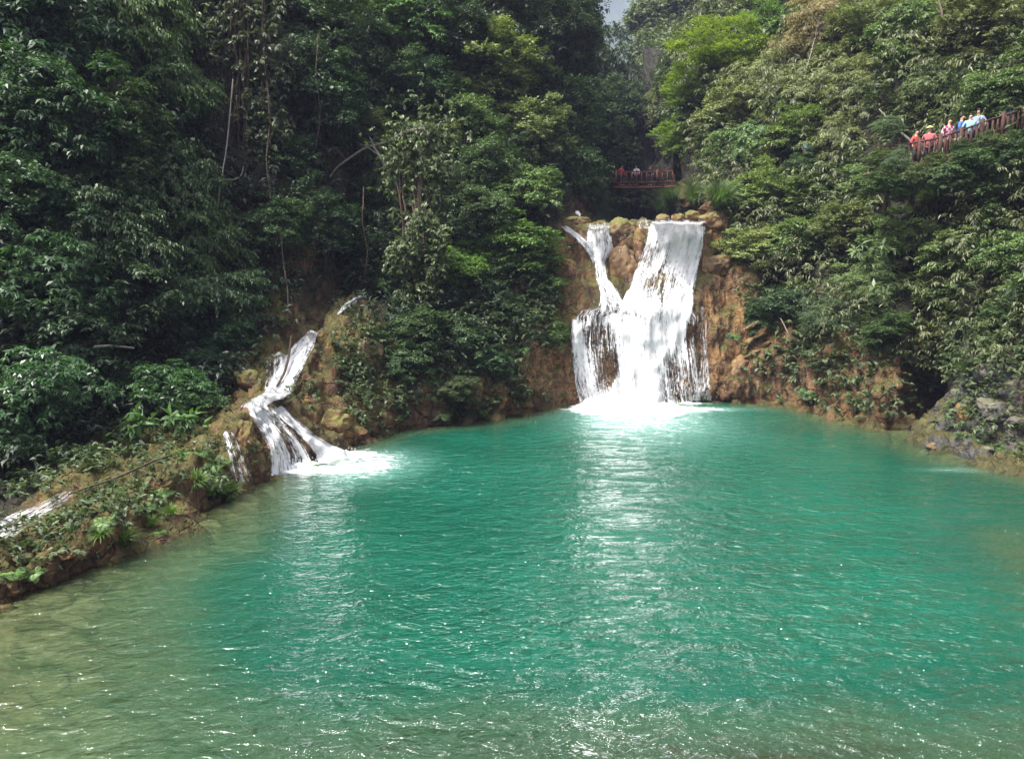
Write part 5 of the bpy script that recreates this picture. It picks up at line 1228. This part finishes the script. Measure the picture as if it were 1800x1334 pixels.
def person(loc, rz, label, shirt, trousers, hair='hair', hat=None, h=1.66, arms=((.30, -.10, 1.05), (.30, -.10, 1.05)), group='visitors on the walkway', detail=True):
    root = empty('person', tuple(loc), label, 'person', group, rz, h / 1.7)
    J = [(0, 0, .93), (0, 0, 1.12), (0, .01, 1.33), (0, .01, 1.44), (0, -.005, 1.51), (0, -.02, 1.60), (0, -.02, 1.68)]
    R_b = [(.145, .10), (.125, .095), (.155, .10), (.07, .06), (.05, .052), (.078, .092), (.07, .08)]
    E = [(i, i + 1) for i in range(6)]
    n = 7
    def add(pts, rads, frm):
        nonlocal n
        for p, r in zip(pts, rads):
            J.append(p); R_b.append(r); E.append((frm, n)); frm = n; n += 1
    hands = []
    for s, (ax, ay, az) in zip((-1, 1), arms):
        el = (s * ax, .03, (1.38 + az) / 2 - .04) if az < 1.2 else (s * (ax + .05), -.1, 1.18)
        hd = (s * (ax - .02), ay, az - .12) if az < 1.2 else (s * ax * .6, ay - .2, az)
        add([(s * .175, .01, 1.39), el, hd], [.055, .042, .03], 2); hands.append(hd)
    for s in (-1, 1):
        add([(s * .09, 0, .86), (s * .10, -.02, .50), (s * .105, .01, .10), (s * .115, -.12, .04)], [.085, .06, .042, .036], 0)
    skinned('body', J, E, R_b, M['skin'], root, 1)
    # hands: palm plus five short fingers each
    if detail:
        for s, hd in zip((-1, 1), hands):
            V = [hd, (hd[0], hd[1] - .01, hd[2] - .07)]; Eh = [(0, 1)]; Rh = [.03, .026]
            for k in range(4):
                a = (hd[0] + .001 * k, hd[1] - .03 + .02 * k, hd[2] - .11 - .008 * (k in (1, 2))); b = (a[0] - s * .012, a[1], a[2] - .045 + .008 * (k == 3))
                V += [a, b]; Eh += [(1, len(V) - 2), (len(V) - 2, len(V) - 1)]; Rh += [.009, .008]
            V += [(hd[0] - s * .01, hd[1] - .05, hd[2] - .05)]; Eh += [(0, len(V) - 1)]; Rh += [.010]
            skinned('hand', V, Eh, Rh, M['skin'], root, 0)
    # shirt, trousers
    sl = []
    V = [(0, 0, .84), (0, 0, 1.10), (0, .01, 1.34), (0, .01, 1.43)]; Es = [(0, 1), (1, 2), (2, 3)]; Rs = [(.20, .155), (.175, .14), (.18, .125), (.09, .08)]
    for s, hd in zip((-1, 1), hands):
        i0 = len(V); el = J[7 + (0 if s < 0 else 3) + 1]
        V += [(s * .185, .01, 1.385), tuple(el), tuple(.45 * np.array(el) + .55 * np.array(hd))]; Rs += [.075, .062, .05]; Es += [(2, i0), (i0, i0 + 1), (i0 + 1, i0 + 2)]
    skinned('shirt', V, Es, Rs, shirt, root, 1)
    V = [(0, 0, 1.0)]; Rs = [(.175, .14)]; Es = []
    for s in (-1, 1):
        i0 = len(V); V += [(s * .09, 0, .84), (s * .10, -.02, .50), (s * .105, .01, .13)]; Rs += [.105, .082, .065]; Es += [(0, i0), (i0, i0 + 1), (i0 + 1, i0 + 2)]
    skinned('trousers', V, Es, Rs, trousers, root, 1)
    # hair cap, nose, eyes
    me = boulder_mesh('hair', 5, 'hair', 1, 1, 1, .05, 3); link('hair', me, root, (0, .022, 1.665), (0, 0, 0), (.100, .112, .108))
    if detail:
        mb = MB(); mb.tube([(0, -.10, 1.645), (0, -.122, 1.60), (0, -.105, 1.59)], [.008, .014, .008], 6); link('nose', mb.mesh('nose', M['skin']), root)
        for s in (-1, 1):
            link('eye', boulder_mesh('eye', 8, 'hair', 1, 1, 1, 0, 1), root, (s * .032, -.098, 1.63), (0, 0, 0), (.010, .008, .008))
    if hat is not None:
        mb = MB(); th = np.linspace(0, 1, 8)
        mb.tube([(0, .0, 1.68 + .11 * a) for a in th], [.16, .155, .105, .10, .095, .08, .05, .005], 14); link('hat', mb.mesh('hat', hat), root)
    return root
def on_walk(px, dy=.7):
    best = min(np.linspace(0, wkL, 400), key=lambda s: abs((lambda q: 900 + F * q[0] / ((q - CAM) @ FWD))(wkat(s) + A(0, dy, 0)) - px))
    return wkat(best) + A(0, dy, .0)
dk = cloth('dark_cloth', (0.03, 0.03, 0.045)); rd = cloth('red_cloth', (0.42, 0.07, 0.06)); pk = cloth('pink_red_cloth', (0.36, 0.10, 0.11)); bl = cloth('blue_cloth', (0.05, 0.13, 0.38))
lb = cloth('light_blue_cloth', (0.25, 0.42, 0.50)); wh = cloth('white_cloth', (0.75, 0.74, 0.76)); yl = cloth('yellow_cloth', (0.5, 0.5, 0.12)); bn = cloth('brown_cloth', (0.16, 0.08, 0.06)); gr_ = cloth('grey_blue_cloth', (0.22, 0.28, 0.45))
person(on_walk(1607), .5, 'person in a red top at the left end of the walkway fence', rd, dk)
person(on_walk(1630), -.6, 'person in a pinkish-red top and yellow hat behind the fence', pk, dk, hat=yl)
person(on_walk(1664, .5), .2, 'person in a red and white plaid shirt leaning at the fence', plaid(), bn, h=1.72)
person(on_walk(1686, .8), .9, 'person in a bright blue jacket on the walkway', bl, dk, h=1.70)
person(on_walk(1702, .5), -.3, 'person in a pale blue top beside the blue jacket', lb, dk, h=1.60)
person(on_walk(1716, .9), -.9, 'person in a grey-blue jacket, right of the pale blue top', gr_, dk, h=1.66)
person(on_walk(1771, .6), .4, 'person in a light top further up the walkway near the right edge', lb, dk, h=1.62)
for px_, c_, l_ in ((1092, rd, 'tiny person in red at the left end of the footbridge'), (1118, wh, 'tiny person in white in the middle of the footbridge'),
                    (1142, dk, 'tiny person in dark clothes right of the middle of the footbridge'), (1201, wh, 'tiny person in white right of the footbridge'), (1213, lb, 'tiny person in pale blue at the far right of the footbridge')):
    q = P(px_, 324, 66.6); q[2] = bz + .02
    person(q, rv_.uniform(-1, 1), l_, c_, dk, group='visitors on the footbridge', detail=False)
q = P(1416, 296, front(1416, 262) - .1); 
person(q, .3, 'person in a light blue top half hidden in leaves left of the walkway', cloth('sky_cloth', (.3, .55, .8)), dk, group='visitors on the walkway')

for a in [(1556, 326, 36, 'small', 'leaf_mid', 'small bush under the left end of the walkway fence', 33.0), (1612, 320, 36, 'small', 'leaf_olive', 'olive bush screening the walkway supports, left', 32.6),
          (1668, 312, 36, 'medium', 'leaf_mid', 'green bush screening the walkway supports below the plaid shirt', 32.0), (1712, 286, 38, 'medium', 'leaf_mid', 'bush covering the walkway rail right of the visitors', 31.6),
          (1785, 266, 38, 'small', 'leaf_mid', 'bush in front of the walkway by the right edge', 31.2), (1738, 256, 24, 'small', 'leaf_olive', 'thin bush between the visitor group and the last visitor', 31.6),
          (1416, 292, 30, 'small', 'leaf_mid', 'bush hiding the lower half of the person in light blue', q[1] - .5), (1800, 262, 34, 'medium', 'leaf_mid', 'bush covering the walkway where it leaves the frame', 31.0), (1545, 286, 24, 'small', 'leaf_olive', 'bush wrapping the left end post of the walkway fence', 33.4), (1690, 262, 18, 'small', 'leaf_mid', 'small bush poking up against the fence below the blue jacket', 32.2), (1575, 285, 26, 'feather', 'leaf_mid', 'wispy bush growing up across the fence beside the red top', 32.9), (1640, 290, 20, 'small', 'leaf_olive', 'small bush in front of the fence below the yellow hat', 32.6), (1562, 222, 24, 'feather', 'leaf_mid', 'feathery bush hanging over the left end of the walkway', 34.2)]:
    plant(a[0], a[1], a[2], a[3], a[4], a[5], (.85, 1.0, .85), .8, Y=a[6], trunk=False)
# ------------------------------------------------------------------ distance
def forest_mat(name, a, b):
    t = NT(name); geo = t.n('ShaderNodeNewGeometry'); n1 = t.noise((geo, 0), .25, 6, .7); n2 = t.noise((geo, 0), 1.2, 5, .7)
    f = t.math('ADD', t.math('MULTIPLY', (n1, 0), .5), t.math('MULTIPLY', (n2, 0), .5))
    bp = t.n('ShaderNodeBump', i={'Strength': 1, 'Distance': 1.5, 'Height': f})
    return t.surf(t.n('ShaderNodeBsdfPrincipled', i={'Base Color': t.ramp(f, [(.38, a), (.62, b)]), 'Roughness': .9, 'Normal': bp, 'Specular IOR Level': .1}))
M['forest'] = forest_mat('far_forest', (0.018, 0.034, 0.014), (0.075, 0.11, 0.045))
def hill(name, ridge, Y0, front_d, back_d, label, amp_, z0=8, nx=120, seed=0):
    ridge = np.array(ridge, float); xs = np.linspace(ridge[0, 0], ridge[-1, 0], nx)
    rp = np.array([P(x, np.interp(x, ridge[:, 0], ridge[:, 1]), Y0) for x in xs])
    v = np.linspace(-1, 1, 70)
    V = np.zeros((nx, 70, 3)); V[..., 0] = rp[:, 0:1] * (1 + 0 * v); V[..., 1] = Y0 + np.where(v < 0, v * front_d, v * back_d)[None]
    prof = np.where(v < 0, (1 + v) ** .8, 1 - v ** 2); V[..., 2] = z0 + (rp[:, 2:3] - z0) * prof[None]
    V = V + (fbm(V, 3.0 / amp_ / 4, 5, seed) * amp_)[..., None] * A(.5, -.6, .8)
    i = (np.arange(nx - 1)[:, None] * 70 + np.arange(69)[None]).ravel()
    o = link(name, mesh_np(name, V.reshape(-1, 3), np.stack([i, i + 70, i + 71, i + 1], -1), M['forest']))
    tag(o, label, kind='structure'); return V
h1 = hill('hill', [(1095, 330), (1110, 190), (1120, 90), (1134, 20), (1180, -20), (1300, -40), (1600, -60), (2000, -60)], 118, 34, 40, 'wooded slope rising beyond the ravine on the right', 5, 8, seed=3)
h2 = hill('mountain', [(300, 60), (700, -10), (1000, -20), (1075, -24), (1200, -10), (1500, -20), (2000, 60)], 1400, 500, 400, 'hazy blue wooded mountain closing the valley', 60, 0, seed=4)
h3 = hill('hill', [(700, -90), (880, -50), (940, -20), (985, 60), (1020, 150), (1065, 300)], 104, 30, 30, 'wooded slope rising beyond the ravine on the left', 5, 8, seed=6)
def far_wood(name, Vh, n, label, seed, ln=.55, col=(1, 1, 1), mat='leaf_mid'):
    r = np.random.default_rng(seed); q = Vh[:, 6:40].reshape(-1, 3); q = q[(q[:, 0] > -12) & (q[:, 0] < 60)]
    nc = n // 60; c = q[r.integers(0, len(q), nc)] + r.normal(size=(nc, 3)) * .5
    O = np.repeat(c, 60, 0); off = nrm(r.normal(size=O.shape)); off[:, 2] = abs(off[:, 2]) * .9; off[:, 1] -= .3
    R_ = np.repeat(r.uniform(1.2, 3.2, nc), 60); O = O + off * (R_ * r.uniform(.5, 1, len(O)) ** .4)[:, None]
    V, Fq, T = sprays(O, nrm(off + A(0, 0, .3)), r.uniform(.6, 1.2, len(O)), 6, ln, ln * .45, r, .3)
    return tag(link(name, mesh_np(name, V, Fq, M[mat], False, {'tint': T}), color=col), label, kind='stuff')
far_wood('distant_woods', h1, 42000, 'far-off wood covering the slope beyond the ravine, right', 1, col=(.85, .95, .85), mat='leaf_olive')
far_wood('distant_woods', h3, 12000, 'far-off wood covering the slope beyond the ravine, left', 2, col=(.8, .9, .8))
t = NT('valley_haze'); pv = t.n('ShaderNodeVolumePrincipled', i={'Color': (0.50, 0.55, 0.85, 1), 'Density': HAZE})
t.t.links.new(pv.outputs[0], t.out.inputs[1])
mb = MB(); mb.box((60, 930, 320), (3600, 1980, 644))
hz = link('haze', mb.mesh('haze', t.m, False)); tag(hz, 'thin even haze filling the valley air', kind='stuff')
# ------------------------------------------------------------------ camera, light, render
cam = bpy.data.cameras.new('camera'); cam.sensor_width = 36; cam.lens = 36 * F / 1800
cam.clip_end = 6000; cam.clip_start = 0.05
co = bpy.data.objects.new('camera', cam); COL.objects.link(co)
co.location = CAM; co.rotation_euler = (PI / 2 - PITCH, 0, 0)
SC.camera = co
SUN_EL, SUN_AZ = math.radians(62), math.radians(-118)   # azimuth measured from +Y towards +X: high, over the left shoulder
sd_ = A(math.sin(SUN_AZ) * math.cos(SUN_EL), math.cos(SUN_AZ) * math.cos(SUN_EL), math.sin(SUN_EL))
sl = bpy.data.lights.new('sun', 'SUN'); sl.energy = SUN_E; sl.angle = math.radians(15); sl.color = (1.0, 0.95, 0.87)
so = bpy.data.objects.new('sun', sl); COL.objects.link(so)
so.rotation_euler = Vector(sd_).to_track_quat('Z', 'Y').to_euler(); so.location = (0, 0, 60)
w = bpy.data.worlds.new('World'); SC.world = w; w.use_nodes = True
nt = w.node_tree; nt.nodes.clear()
sky = nt.nodes.new('ShaderNodeTexSky'); sky.sky_type = 'NISHITA'; sky.sun_disc = False
sky.sun_elevation = SUN_EL; sky.sun_rotation = SUN_AZ; sky.air_density = 1.0; sky.dust_density = 6.0; sky.ozone_density = 1.0
hs = nt.nodes.new('ShaderNodeHueSaturation'); hs.inputs['Saturation'].default_value = 0.35
bg = nt.nodes.new('ShaderNodeBackground'); bg.inputs[1].default_value = SKY_E
ow = nt.nodes.new('ShaderNodeOutputWorld')
nt.links.new(sky.outputs[0], hs.inputs['Color']); nt.links.new(hs.outputs[0], bg.inputs[0]); nt.links.new(bg.outputs[0], ow.inputs[0])
SC.view_settings.view_transform = 'Standard'; SC.view_settings.look = 'None'
SC.view_settings.gamma = 1.0; SC.view_settings.exposure = EXPO
SC.render.engine = 'CYCLES'
cy = SC.cycles
cy.max_bounces = 6; cy.diffuse_bounces = 2; cy.glossy_bounces = 3; cy.transmission_bounces = 3; cy.transparent_max_bounces = 10; cy.volume_bounces = 0
cy.caustics_reflective = False; cy.caustics_refractive = False
cy.use_denoising = True
cy.sample_clamp_indirect = 6
